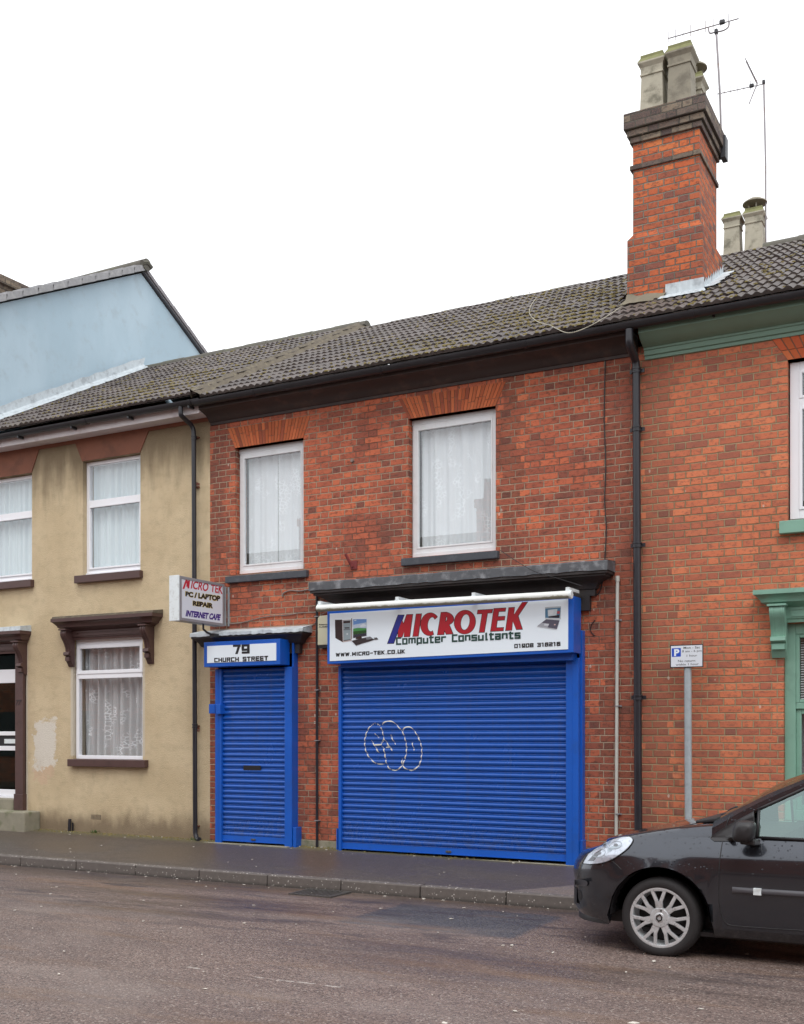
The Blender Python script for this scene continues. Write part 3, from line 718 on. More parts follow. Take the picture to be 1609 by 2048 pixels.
for i, (w_, gap) in enumerate(((W1, None), (W2, None))):
    x0, x1, z0, z1 = w_; Yf = .085
    b = MB(); b.box(x0+.001, x1-.001, Yf, Yf+.07, z1-.06, z1-.001); win_frame(b, x0+.02, x1-.02, z0+.055, z1-.06, Yf-.008, .05, .07); bead(b, x0+.07, x1-.07, z0+.105, z1-.11, Yf-.002, .022)
    b.box(x0+.001, x0+.02, Yf+.01, Yf+.07, z0, z1-.06); b.box(x1-.02, x1-.001, Yf+.01, Yf+.07, z0, z1-.06); b.box(x0+.02, x1-.02, Yf-.02, Yf+.05, z0+.002, z0+.055)
    f_ = b.build('window', M['grey_alu'], shop, bevel=.004)
    pane(x0+.09, x1-.09, z0+.125, z1-.13, Yf+.012, f_)
    curtain(x0+.07, x1-.07, z0+.08, z1-.10, Yf+.13, M['lace'], f_, 5+i, .014, 5 if i else 4, gap=(x0 + (x1-x0)*.5) if i == 0 else None)
    room(x0+.01, x1-.01, z0, z1, Yf+.075, f_, 'curtain_room')
    b = MB(); a, c_ = (fx(456), fx(618)) if i == 0 else (fx(807), fx(999.5))
    zs = (fz(462, 1152), fz(462, 1167)) if i == 0 else (fz(807, 1116.5), fz(807, 1133))
    b.hexa([(a, -.06, zs[1]), (c_, -.06, zs[1]), (c_, .10, zs[1]), (a, .10, zs[1]), (a, -.06, zs[0]-.012), (c_, -.06, zs[0]-.012), (c_, .10, zs[0]), (a, .10, zs[0])])
    b.build('sill', M['sill_grey'], f_, bevel=.006)
rf = tile_roof('roof', XM + .10, XR, shop, 0, 0, 2)
ridge('ridge_tiles', XM + .1, -3.65, rf, -.02, .075)
roof_moss(rf, XM + .2, XR - .4, 1500, 8, dens=lambda X, c: min(1, max(.04, (X + 8.2) / 4.5)) * (.35 + .65 * (math.sin(X * 3.1 + c * 1.1) > -.2)) * (1.1 - c / 16))
# verge mortar between the two roofs
b = MB(); random.seed(5); sl_ = Vector((0, YR - YE, ZRD - ZE)); Lr = sl_.length; dr_ = sl_.normalized(); nr_ = Vector((0, -dr_.z, dr_.y))
rows = []
for i in range(61):
    p_ = Vector((XM, YE, ZE)) + dr_ * (Lr * i / 60)
    j = lambda a: random.uniform(-a, a)
    rows.append([p_ + Vector((.12 + j(.025), 0, 0)) + nr_ * .03, p_ + Vector((.075 + j(.02), 0, 0)) + nr_ * (.055 + j(.008)), p_ + Vector((.02 + j(.01), 0, 0)) + nr_ * (.085 + j(.01)), p_ + Vector((-.02, 0, 0)) + nr_ * (.125 + j(.006)), p_ + Vector((-.04, 0, 0)) + nr_ * .02])
b.grid(rows); b.build('verge_mortar', M['mortar'], rf, smooth=True, recalc=False)
gutter(XM + .02, 2.9, YE - .0, 5.862, shop, M['black_gutter'], .062)
b = MB()
prof = [(-.002, 5.63), (-.018, 5.63), (-.022, 5.66), (-.05, 5.67), (-.07, 5.70), (-.12, 5.735), (-.20, 5.76), (-.26, 5.775), (-.265, 5.83), (-.002, 5.83)]
b.profx(prof, XM + .02, XR - .01); b.build('eaves_cornice', M['brown_eave'], shop, smooth='auto')

# downpipe on the party line to the right house
def bend(pts, r=.05, n=5):
    pts = [Vector(p) for p in pts]; out = [pts[0]]
    for a, p, c_ in zip(pts, pts[1:], pts[2:]):
        d1, d2 = (a - p), (c_ - p); l = min(r, d1.length * .45, d2.length * .45); s1, s2 = p + d1.normalized() * l, p + d2.normalized() * l
        out += [s1.lerp(p, t).lerp(p.lerp(s2, t), t) for t in [i / n for i in range(n + 1)]]
    return out + [pts[-1]]
def pipe(parent, pts, r, collars, mat, name='downpipe', bracket=True, br=.11, seg=14):
    b = MB(); b.tube(bend(pts), r, seg)
    o = b.build(name, mat, parent, smooth='auto')
    for (z, x, y) in collars:
        b = MB(); b.lathe([(r, -.03), (r*1.22, -.028), (r*1.22, -.012), (r*1.10, -.008), (r*1.10, .008), (r*1.22, .012), (r*1.22, .028), (r, .03)], (x, y, z), seg=14)
        if bracket: b.box(x - br*.72, x + br*.72, y + r*.6, y + r*.6 + .015, z - .02, z + .02); b.box(x - .03, x + .03, y + r*.5, 0, z - .012, z + .012)
        b.build('pipe_collar', mat, o, smooth='auto')
    return o
xa, xb = fx(1273, -.09), fx(1277.5, -.09)
zt_ = fz(1273, 735, -.09)
pp = [(fx(1259, YE), YE, 5.80), (fx(1259, YE), YE, fz(1259, 690, YE) + .02), (fx(1262, -.27), -.27, fz(1262, 697, -.27)), (fx(1272, -.10), -.10, fz(1272, 722, -.10)), (xa, -.09, fz(1273, 735, -.09)), (xb, -.09, zpave(xb, -.09))]
pipe(shop, pp, .041, [(fz(1273, y_, -.09), xa + (xb-xa) * (y_-735)/920, -.09) for y_ in (741, 858, 1090, 1395)], M['black_pipe'])

# slatted roller shutters
SP = .0672
SLAT = [(0, 0), (.003, .005), (.009, .010), (.018, .0135), (.028, .014), (.037, .011), (.045, .005), (.0495, -.002), (.052, -.004), (.0545, .001), (.058, .0025), (.0615, .000), (.0645, -.005)]
def slat_y(dz):
    d_ = dz % SP
    for (a, ya), (c_, yc) in zip(SLAT, SLAT[1:] + [(SP, 0)]):
        if a <= d_ <= c_: return ya + (yc - ya) * (d_ - a) / (c_ - a)
    return 0
def shutter(parent, x0, x1, zb, zt, Y, name='roller_shutter'):
    prof = []; z = zt; rs_ = random.Random(int(x0 * 100))
    while z > zb + .075:
        jy, jz = rs_.uniform(-.0012, .0012), rs_.uniform(-.0009, .0009)
        for dz, yo in SLAT:
            if z - dz > zb + .07: prof.append((Y - yo + jy, z - dz + jz))
        z -= SP
    b = MB(); b.profx(prof, x0, x1, caps=False)
    s_ = b.build(name, M['blue_slat'], parent, smooth='auto', recalc=False)
    b = MB(); b.hexa([(x0, Y-.016, zb), (x1, Y-.016, zb), (x1, Y+.02, zb), (x0, Y+.02, zb), (x0, Y-.012, zb+.072), (x1, Y-.012, zb+.072), (x1, Y+.02, zb+.072), (x0, Y+.02, zb+.072)])
    b.box(x0, x1, Y-.03, Y-.016, zb, zb+.008)
    b.build('bottom_rail', M['blue'], s_)
    b = MB(); xm = (x0+x1)/2; b.box(xm-.035, xm+.035, Y-.024, Y-.0165, zb+.022, zb+.046); b.lathe([(.0, -.004), (.012, -.004), (.014, 0)], (xm, Y-.0245, zb+.034), 'Y', 12)
    b.build('lock', M['iron'], s_, bevel=.003)
    return s_
YS = -.10
zb2 = .205
s2x0, s2x1 = fx(686, YS), fx(1136, YS)
sh2 = shutter(shop, s2x0, s2x1, fz(690, 1697, YS), fz(690, 1697, YS) + 2.2848, YS)
def guide(x0, x1, Y0, Y1, z0, z1, parent, groove=True):
    b = MB()
    b.box(x0, x1, Y0, Y1, z0, z1)
    if groove: xm = x0 + (x1 - x0) * .48; b.box(xm, xm + .008, Y0 - .004, Y0, z0, z1)
    return b.build('guide_rail', M['blue'], parent, bevel=.004)
zt2 = fz(690, 1697, YS) + 2.2
guide(fx(677, -.14), s2x0, -.14, .02, .16, zt2, sh2, False)
guide(s2x1, fx(1157.5, -.16), -.16, .02, .16, zt2, sh2)
guide(fx(1158, -.10), fx(1168, -.045), -.09, .0, .45, zt2 + .3, sh2, False)
b = MB(); b.box(fx(1160, -.12), fx(1169, -.06), -.12, 0, .17, .47); b.build('pilaster_base', M['blue'], sh2, bevel=.006)
b = MB(); b.box(fx(673, -.12), fx(677, -.1), -.12, .0, .18, .47); b.build('pilaster_base', M['blue'], sh2, bevel=.004)
# painted outline lettering on the big shutter
def P_sh(x, y):
    p = at(x, y, YS); z0 = fz(690, 1697, YS) + 2.2848
    return Vector((p.x, YS - slat_y(z0 - p.z) - .002, p.z))
def crv(pts, n=7):
    out = []; P = [pts[0]] + pts + [pts[-1]]
    for i in range(1, len(P) - 2):
        for k in range(n):
            t = k / n
            out.append(tuple(.5 * (2*P[i][a] + (P[i+1][a]-P[i-1][a])*t + (2*P[i-1][a]-5*P[i][a]+4*P[i+1][a]-P[i+2][a])*t*t + (-P[i-1][a]+3*P[i][a]-3*P[i+1][a]+P[i+2][a])*t**3) for a in (0, 1)))
    return out + [pts[-1]]
GS = 140 / 1609
g_ = lambda l: [(720 + x * GS, 1420 + y * GS) for x, y in l]
GR = [g_([(470, 360), (360, 310), (240, 390), (160, 540), (125, 720), (150, 930), (240, 1100), (380, 1220), (500, 1245), (620, 1230)]),
      g_([(510, 350), (600, 270), (760, 265), (880, 370), (980, 480), (1040, 620), (1080, 800), (1080, 1000), (1040, 1130), (1000, 1250), (900, 1360), (800, 1385), (690, 1340), (620, 1200), (585, 1000), (560, 900)]),
      g_([(500, 400), (540, 520), (560, 640), (640, 760), (700, 850), (760, 930)]),
      g_([(985, 480), (1060, 400), (1180, 395), (1280, 500), (1370, 660), (1425, 820), (1435, 1000), (1415, 1150), (1360, 1280), (1220, 1385), (1060, 1340), (985, 1240), (985, 1110)]),
      g_([(360, 540), (450, 640)]), g_([(280, 700), (360, 830), (450, 980)]), g_([(340, 800), (520, 795)]), g_([(500, 770), (570, 670)]),
      g_([(720, 570), (770, 680), (840, 795)]), g_([(1210, 740), (1240, 850), (1265, 930)]), g_([(520, 830), (580, 910)]), g_([(600, 860), (700, 850)])]
b = MB()
for st in GR:
    c_ = crv(st, 8); fine = []
    for (xa_, ya_), (xb_, yb_) in zip(c_, c_[1:]):
        n_ = max(1, int(math.hypot(xb_-xa_, yb_-ya_) / .5)); fine += [(xa_ + (xb_-xa_)*i/n_, ya_ + (yb_-ya_)*i/n_) for i in range(n_)]
    ps = [P_sh(*q) for q in fine + [c_[-1]]]
    vs = []; hw = .0060
    wob = [random.uniform(.65, 1.5) for _ in range(len(ps) // 9 + 3)]
    for i, p_ in enumerate(ps):
        d_ = ps[min(i+1, len(ps)-1)] - ps[max(i-1, 0)]; d_.y = 0; d_.normalize(); q_ = Vector((-d_.z, 0, d_.x)) * hw * (wob[i // 9] * (1 - (i % 9) / 9) + wob[i // 9 + 1] * (i % 9) / 9)
        for sgn in (1, -1):
            v_ = p_ + q_ * sgn; sy_ = slat_y(fz(690, 1697, YS) + 2.2848 - v_.z); v_.y = YS - sy_ + (-.0028 if sy_ > .0005 else .004); vs.append(v_)
    b.add(vs, [(2*i, 2*i+2, 2*i+3, 2*i+1) for i in range(len(ps)-1)])
b.build('graffiti', M['graffiti'], sh2, recalc=False)

s1x0, s1x1 = fx(447, YS), fx(573, YS)
zb1 = fz(510, 1684.5, YS)
sh1 = shutter(shop, s1x0, s1x1, zb1, zb1 + 2.20, YS)
guide(fx(430.7, -.14), s1x0, -.14, .02, .2, zb1 + 2.2, sh1)
guide(s1x1, fx(584, -.14), -.14, .02, .19, zb1 + 2.2, sh1, False)
guide(fx(584.5, -.10), fx(592, -.05), -.10, 0, .47, 2.76, sh1, False)
b = MB(); b.box(fx(586, -.13), fx(595, -.10), -.13, 0, .19, .46); b.build('pilaster_base', M['blue'], sh1, bevel=.006)
b = MB(); lx0, lx1, lz0, lz1 = fx(489, YS), fx(523.5, YS), fz(505, 1540, YS), fz(505, 1531, YS)
b.box(lx0, lx1, YS-.017, YS+.01, lz0, lz1); b.build('letter_slot', M['txt_black'], sh1)
b = MB(); b.box(fx(419, -.15), fx(431, -.15), -.16, .0, fz(430, 1427, -.15), fz(430, 1408, -.15)); b.box(fx(431.5, -.20), fx(441, -.20), -.20, -.05, fz(436, 1428, -.2), fz(436, 1408.5, -.2))
b.build('key_switch_box', M['blue'], sh1, bevel=.005)
# cornices over the shopfronts
def cornice(parent, xl, xr, prof, lead, name, mat='black_cornice', proj=None, leadmat='lead_dark'):
    # prof: (out, z) from bottom to top; returns round both ends
    b = MB(); n = len(prof)
    rows = []
    for px_, sg in ((xl, -1), (xr, 1)):
        pass
    back = [(xl + 0 - o_, 0, z) for o_, z in prof]; fl = [(xl - o_, -o_, z) for o_, z in prof]; fr = [(xr + o_, -o_, z) for o_, z in prof]; br_ = [(xr + o_, 0, z) for o_, z in prof]
    b.grid([back, fl, fr, br_])
    b.add([back[-1], fl[-1], fr[-1], br_[-1]], [(0, 1, 2, 3)]); b.add([back[0], fl[0], fr[0], br_[0]], [(3, 2, 1, 0)])
    o = b.build(name, M[mat], parent, smooth='auto', recalc=False)
    if lead:
        b = MB(); random.seed(len(name)); o_, z = prof[-1]; o_ += .012
        n_ = 40; r1, r2, r3, r4 = [], [], [], []
        for i in range(n_ + 1):
            x_ = xl - o_ + (xr - xl + 2*o_) * i / n_; jj = random.uniform(-.004, .004)
            r1.append((x_, -.0, z + lead[1])); r2.append((x_, -o_ + .01, z + lead[0] + jj)); r3.append((x_, -o_ - jj, z + lead[0] - .01)); r4.append((x_, -o_ - .002 + jj, z - lead[2] + jj * 1.5))
        b.grid([r1, r2, r3, r4])
        for x_, sg in ((xl - o_, 1), (xr + o_, -1)): b.add([(x_, 0, z+lead[1]), (x_, -o_, z+lead[0]-.01), (x_, -o_, z-lead[2]), (x_, 0, z-lead[2])], [(0, 1, 2, 3)])
        b.build('lead_capping', M[leadmat], o, smooth='auto', recalc=False)
    return o
zc = fz(900, 1166, -.26)     # underside of grey shelf at the front, left to right about level
cL, cR = fx(668, -.12), fx(1176, -.12)
zT = fz(1190, 1140, -.28)
cornice(shop, cL, cR, [(.06, zT-.24), (.06, zT-.172), (.078, zT-.168), (.09, zT-.13), (.13, zT-.09), (.19, zT-.062), (.225, zT-.052), (.225, zT-.032), (.255, zT-.028), (.255, zT)], (.105, .125, .0), 'shopfront_cornice')
b = MB(); b.box(cL + .0, cR + .0, -.058, 0, 2.95, zT-.238); b.build('fascia_board', M['black_cornice'], shop)
dL, dR = fx(412, -.1), fx(590, -.1)
zD = fz(590, 1262, -.2)
cornice(shop, dL + .04, dR - .02, [(.07, zD-.26), (.07, zD-.15), (.11, zD-.13), (.13, zD-.09), (.17, zD-.05), (.20, zD-.03), (.20, zD+.01)], (.03, .075, .02), 'door_cornice', leadmat='lead')
# little things fixed to the wall
b = MB(); p_ = at(709, 1131)
b.box(p_.x-.045, p_.x+.045, -.015, 0, p_.z-.045, p_.z+.055); b.tube([at(707, 1134) + Vector((0, -.03, 0)), at(700, 1110) + Vector((0, -.10, 0))], .018, 8); b.build('wall_anchor', M['red_plate'], shop)
b = MB(); p_ = at(706, 922); b.lathe([(.0, -.03), (.018, -.03), (.022, 0)], (p_.x, 0, p_.z), 'Y', 10); b.build('vent_stub', M['cable_grey'], shop)
def cable(parent, pix, Y, r, mat, name='cable', n=6):
    c_ = crv([(x, y) for x, y in pix], n); b = MB(); b.tube([at(x, y, Y) for x, y in c_], r, 6); return b.build(name, M[mat], parent, smooth=True)
cable(shop, [(1203, 700), (1211, 712), (1210, 760), (1209, 840), (1212, 930), (1210, 1000), (1213, 1060), (1210, 1120), (1206, 1160), (1199, 1185), (1191, 1188), (1188, 1175), (1196, 1163), (1206, 1155)], -.012, .0065, 'cable_black')
cable(shop, [(1191, 1240), (1183, 1251), (1182, 1262), (1190, 1272)], -.008, .005, 'cable_black')
cable(shop, [(565, 1194), (568, 1186), (582, 1181), (600, 1182), (620, 1179), (632, 1184), (637, 1205)], -.015, .009, 'cable_grey')
cable(shop, [(455, 1248), (480, 1246), (520, 1236), (545, 1232), (575, 1230), (600, 1226), (633, 1225)], -.012, .006, 'cable_grey')
cable(shop, [(600, 1274), (604, 1262), (618, 1255), (630, 1247), (640, 1232), (652, 1225)], -.012, .006, 'cable_grey')
cable(shop, [(1000, 1100), (1030, 1120), (1070, 1143), (1120, 1158), (1165, 1172)], -.30, .004, 'cable_black')
x_ = fx(634.5, -.03); b = MB(); b.tube([(x_, -.03, fz(635, 1180, -.03)), (x_ , -.03, zpave(x_, -.05))], .0165, 10); dp = b.build('service_pipe', M['black_pipe'], shop, smooth='auto')
for y_ in (1233, 1380, 1481, 1641):
    b = MB(); b.box(x_-.025, x_+.035, -.055, 0, fz(635, y_, -.03)-.005, fz(635, y_, -.03)+.005); b.build('pipe_clip', M['case_alu'], dp)
x_ = fx(1235.5, -.03); b = MB(); b.tube([(x_, -.03, fz(1235, 1153, -.03)), (fx(1233, -.03), -.03, fz(1232, 1690, -.03))], .0185, 10); b.tube([(x_, -.03, fz(1235, 1152, -.03)), (x_, -.03, fz(1235, 1163, -.03))], .023, 10)
dp = b.build('conduit', M['pipe_white'], shop, smooth='auto')
for y_ in (1240, 1412, 1628):
    z_ = fz(1235, y_, -.03); b = MB(); b.box(x_-.03, x_+.04, -.012, 0, z_-.008, z_+.008); b.box(x_-.022, x_+.022, -.052, -.012, z_-.006, z_+.006); b.build('pipe_clip', M['case_alu'], dp)
# concrete plinth between the shutters and thresholds
b = MB(); b.box(fx(593), fx(678), -.012, .0, .1, .30); b.box(fx(425), fx(592), -.20, .05, .1, .222); b.box(fx(676), fx(1170), -.165, .05, .1, .200); b.build('plinth', M['stone'], shop, bevel=.01)
# white cable draped over the tiles
def onroof(x, y, dz=.07):
    u = x - CX; dx_, dy_, dz_ = (-FPX*SA + u*CA), (FPX*CA + u*SA), (HY - y); k_ = (ZRD - ZE) / (YR - YE)
    t = (ZE + dz - k_ * YE + k_ * CAM.y - CAM.z) / (dz_ - k_ * dy_)
    return Vector((t*dx_, CAM.y + t*dy_, CAM.z + t*dz_))
b = MB(); b.tube([onroof(*q) for q in crv([(1073, 596), (1062, 612), (1060, 628), (1075, 643), (1098, 650), (1115, 658), (1132, 665), (1150, 664), (1180, 652), (1215, 632), (1245, 612)], 6)], .0045, 6)
b.build('roof_cable', M['pot'], rf, smooth=True)

# ================================================================== TAN RENDERED HOUSE
th = thing('rendered_house', (-11.3, 0, .25), 'tan roughcast house with chocolate brown sills and hoods beside the shop', 'house')
ux = fx(166), fx(281.4)
uw = ux[1] - ux[0]
WA = (ux[0], ux[1], fz(220, 1148 - 1), fz(224, 914))
WB = (fx(64.5) - uw, fx(64.5), fz(64, 1160), fz(64, 945.5))
WG = (fx(146), fx(286), fz(215, 1520), fz(215, 1273))
DL = (fx(31) - .98, fx(31), .30, fz(20, 1290))
b = MB(); wall_holes(b, XL, XM, -.2, 5.80, [WA, WB, WG, DL]); house_shell(b, XL, XM, 5.85, ZRD + .04)
b.build('wall', M['render'], th, recalc=False)
# brown band with window heads
zb_ = fz(224, 875); 
b = MB(); b.box(XL, XM + .32, -.016, 0, zb_, 5.84); b.build('frieze', M['brown_band'], th)
for w_ in (WA, WB):
    b = MB(); b.prism([(w_[0]+.0, 0, w_[3]), (w_[1], 0, w_[3]), (w_[1]+.15, 0, zb_), (w_[0]-.13, 0, zb_)], (0, -.014, 0)); b.build('window_head', M['brown_band'], th)
for i, w_ in enumerate((WA, WB)):
    x0, x1, z0, z1 = w_; Yf = .075
    ztr = z0 + (z1 - z0) * .632
    b = MB(); win_frame(b, x0+.001, x1-.001, z0+.04, z1-.005, Yf, .05, .07); b.box(x0+.05, x1-.05, Yf-.006, Yf+.07, ztr-.035, ztr+.045); b.box(x0+.001, x1-.001, Yf-.02, Yf+.04, z0, z0+.04)
    bead(b, x0+.052, x1-.052, z0+.09, ztr-.035, Yf, .024)
    f_ = b.build('window', M['white_upvc'], th, bevel=.004)
    pane(x0+.05, x1-.05, z0+.1, z1-.05, Yf+.02, f_)
    curtain(x0+.04, x1-.04, z0+.06, z1-.03, Yf+.13, M['lace_d'], f_, 20+i, .02, 7)
    room(x0+.01, x1-.01, z0, z1, Yf+.075, f_, 'curtain_room')
    b = MB(); zs = (z0, z0 - .105); b.box(x0-.10, x1+.045, -.07, .07, zs[1], zs[0]); b.build('sill', M['brown'], f_, bevel=.006)
x0, x1, z0, z1 = WG; Yf = .05
ztr = fz(215, 1352, .05)
b = MB(); fr0 = fx(152.7, Yf)
win_frame(b, fr0, x1-.001, z0+.01, z1-.002, Yf, .05, .07); b.box(fr0+.05, x1-.05, Yf-.01, Yf+.07, ztr-.03, ztr+.035)
b.box(fr0+.05, x1-.05, Yf-.003, Yf+.05, z1-.115, z1-.052); bead(b, fr0+.035, x1-.035, ztr+.035, z1-.10, Yf-.008, .05)
f_ = b.build('window', M['white_upvc'], th, bevel=.004)
pane(fr0+.05, x1-.05, z0+.05, z1-.06, Yf+.02, f_, 'glass_low')
curtain(fr0+.04, x1-.04, z0+.03, z1-.05, Yf+.15, M['lace_thin'], f_, 31, .03, 8)
room(x0+.005, x1-.005, z0, z1, Yf+.075, f_, 'curtain_room')
b = MB(); b.box(fx(135.5, -.07), fx(290.5, -.07), -.08, .05, fz(210, 1534, -.07), fz(210, 1519, -.07)); b.build('sill', M['brown'], f_, bevel=.008)
def hood(parent, xl, xr, zt, zb, xo, mat, leadm, brw=.10, drop=.50, capw=.03):
    # xl,xr outer faces of the brackets; cornice overhangs by xo
    b = MB()
    prof = [(.03, zb), (.035, zb+.03), (.05, zb+.04), (.05, zt-.17), (.11, zt-.14), (.15, zt-.12), (.155, zt-.10), (.20, zt-.05), (.215, zt-.045), (.215, zt)]
    inner = xl + .02, xr - .02
    n = len(prof)
    def off(o_): return max(0, o_ - .05) * xo / .165
    b.grid([[(inner[0]-off(o_), 0, z) for o_, z in prof], [(inner[0]-off(o_), -o_, z) for o_, z in prof], [(inner[1]+off(o_), -o_, z) for o_, z in prof], [(inner[1]+off(o_), 0, z) for o_, z in prof]])
    b.add([(inner[0]-xo, 0, zt), (inner[0]-xo, -.215, zt), (inner[1]+xo, -.215, zt), (inner[1]+xo, 0, zt)], [(0, 1, 2, 3)])
    b.add([(inner[0], 0, zb), (inner[0], -.03, zb), (inner[1], -.03, zb), (inner[1], 0, zb)], [(3, 2, 1, 0)])
    # raised panel moulding
    px0, px1, pz0, pz1 = inner[0]+.16, inner[1]-.16, zb+.055, zt-.185
    for q in ((px0, px1, pz0, pz0+.012), (px0, px1, pz1-.012, pz1), (px0, px0+.012, pz0+.012, pz1-.012), (px1-.012, px1, pz0+.012, pz1-.012)): b.box(q[0], q[1], -.060, -.050, q[2], q[3])
    h = b.build('hood', mat, parent, smooth='auto', recalc=False)
    if leadm:
        b = MB(); b.hexa([(inner[0]-xo+.01, -.21, zt+.001), (inner[1]+xo+.005, -.21, zt+.001), (inner[1]+xo+.005, 0, zt+.001), (inner[0]-xo+.01, 0, zt+.001), (inner[0]-xo+.02, -.20, zt+capw), (inner[1]+xo, -.20, zt+capw), (inner[1]+xo, 0, zt+capw+.03), (inner[0]-xo+.02, 0, zt+capw+.03)])
        b.build('capping', leadm, parent, recalc=True)
    for xs in (xl, xr - brw):
        z0_ = zt - .165
        sc_ = [(0, z0_), (-.17, z0_), (-.185, z0_-.03), (-.18, z0_-.075), (-.15, z0_-.12), (-.11, z0_-.18), (-.085, z0_-.24), (-.08, z0_-.29), (-.12, z0_-.30), (-.125, z0_-.335), (-.10, z0_-.35), (-.075, z0_-.36), (-.07, z0_-.42), (-.045, z0_-.455), (-.02, z0_-drop), (0, z0_-drop)]
        b = MB(); b.prism([(xs, y, z) for y, z in sc_], (brw, 0, 0))
        for q in (.022, brw-.034): b.prism([(xs+q, y-.007 if y < 0 else 0, z) for y, z in sc_[1:8]] + [(xs+q, 0, z0_-.29), (xs+q, 0, z0_)], (.012, 0, 0))
        b.box(xs-.018, xs+brw+.018, -.20, 0, z0_+.002, z0_+.022); b.box(xs+.012, xs+brw-.012, -.10, 0, z0_-.42, z0_-.365)
        b.build('bracket', mat, parent, smooth='auto')
    return h
hx0, hx1 = fx(124, -.15), fx(294, -.15)
hood(f_, hx0, hx1, fz(205, 1231.5, -.2), fz(215, 1277, -.03), .17, M['brown'], M['mortar'])
# front door at the picture's left edge
dr = MB(); dx0, dx1, dz0, dz1 = DL
Yd = .10
q = lambda y: fz(16, y, Yd)
fr = fx(31, Yd)
dr.box(dx0+.001, dx1-.001, Yd, Yd+.06, q(1366), q(1339)); dr.box(dx0+.001, dx1-.001, Yd, Yd+.05, q(1471), q(1463)); dr.box(dx0+.001, dx1-.001, Yd, Yd+.05, q(1501), q(1492)); dr.box(dx0+.001, dx1-.001, Yd, Yd+.06, q(1592), q(1579)); dr.box(dx0+.001, dx1-.001, Yd-.03, Yd+.06, q(1596), q(1592.5))
dr.box(dx0+.001, dx0+.07, Yd-.002, Yd+.06, q(1579), q(1366)); dr.box(dx0+.001, dx0+.07, Yd, Yd+.06, q(1339), dz1)
dr = dr.build('door', M['white_upvc'], th, bevel=.004)
pane(dx0+.05, dx1-.001, q(1578), dz1, Yd+.03, dr, 'glass_dark')
b = MB(); b.box(dx0+.05, dx1-.001, Yd+.022, Yd+.028, q(1492), q(1471)); b.build('letter_panel', M['txt_black'], dr)
b = MB(); b.box(fx(7.5, Yd), fx(29.5, Yd), Yd+.012, Yd+.020, q(1487), q(1478)); b.build('letter_flap', M['case_white'], dr, bevel=.003)
room(dx0+.005, dx1-.002, dz0, dz1, Yd+.07, dr, 'curtain_room', 1.3)
pl0, pl1 = fx(30.5, -.06), fx(46.5, -.06)
zst = fz(30, 1622, -.06)
b = MB(); b.box(pl0, pl1, -.06, 0, fz(40, 1588, -.06), fz(40, 1280, -.06)); b.box(pl0-.012, pl1+.010, -.075, 0, zst, fz(40, 1588, -.06)); b.box(pl1, fx(51), -.02, 0, zst, fz(40, 1280, -.06))
b.box(dx0-.28, dx0, -.06, 0, zst, fz(40, 1280, -.06)); b.build('door_pilaster', M['brown'], dr, bevel=.005)
hood(dr, dx0-.25, pl1+.02, fz(50, 1260, -.2), fz(20, 1307, -.03), .10, M['brown'], M['lead'], .10, .46, .06)
b = MB(); b.box(dx0-.1, fx(28, -.04), -.05, .25, .20, q(1596)); b.build('door_step', M['stone'], dr, bevel=.012)
b = MB(); b.box(dx0-.3, fx(58, -.22), -.30, -.0, .10, fz(40, 1624, -.3)); b.build('lower_step', M['stone'], dr, bevel=.02)
# eaves
b = MB(); b.box(XL, XM+.02, YE+.085, YE+.115, fz(200, 861, -.23), 5.86); b.build('fascia', M['white_soffit'], th)
b = MB(); b.box(XL, XM+.02, YE+.115, 0, fz(200, 861, -.23)+.008, fz(200, 861, -.23)+.02); so_ = b.build('soffit', M['white_soffit'], th)
zlg = fz(200, 840, YE)
gutter(XL, XM + .12, YE, zlg + .035, th, M['black_gutter'], .06)
x_ = XL + .4
while x_ < XM: b = MB(); b.box(x_, x_+.03, YE-.02, YE+.085, zlg-.05, zlg-.015); x_ += 1.02; b.build('gutter_bracket', M['black_gutter'], th)
trf = tile_roof('roof', XL, XM + .03, th, .055, .03, 9)
ridge('ridge_tiles', XL + .02, XM + .10, trf, .06, .095)
roof_moss(trf, XL + .2, XM, 800, 18, .055, dens=lambda X, c: .12 + .8 * (c < 7) * max(0, math.sin((X + 11.8) * 1.2)) )
b = MB(); random.seed(12); rows = []
for i in range(25):
    p_ = Vector((XL, YE, ZE + .05)) + dr_ * (Lr * i / 24); s_ = random.uniform(-.012, .02)
    rows.append([p_ + Vector((.17 + s_, 0, 0)) + nr_ * .045, p_ + Vector((.15 + s_, 0, 0)) + nr_ * .065, p_ + Vector((.04, 0, 0)) + nr_ * (.075), p_ + Vector((.008, 0, 0)) + nr_ * .10, p_ + Vector((.008, 0, 0)) + Vector((0, 0, .24 + s_))])
b.grid(rows); b.build('lead_flashing', M['lead'], trf, smooth='auto', recalc=False)
xa, xb = fx(388.5, -.08), fx(391, -.08)
zg_ = zlg + .0
pp = [(fx(362, YE), YE, zlg), (fx(362, YE), YE, fz(363, 830, YE)), (fx(366, -.28), -.28, fz(366, 834, -.28)), (fx(384, -.10), -.10, fz(384, 851, -.10)), (fx(388, -.08), -.08, fz(388, 862, -.08)), (xb, -.08, fz(391, 1667, -.08)), (xb + .035, -.09, fz(391, 1677, -.08)), (xb + .10, -.12, fz(391, 1678, -.08))]
pipe(th, pp, .031, [(fz(389, y_, -.08), xa + (xb-xa)*(y_-880)/790, -.08) for y_ in (876, 1452)], M['black_pipe'], bracket=False)
for y_ in (876, 975, 1452, 1652):
    b = MB(); p_ = at(398, y_); b.box(p_.x-.06, p_.x+.02, -.05, 0, p_.z-.008, p_.z+.008); b.build('pipe_bracket', M['rust'], th)
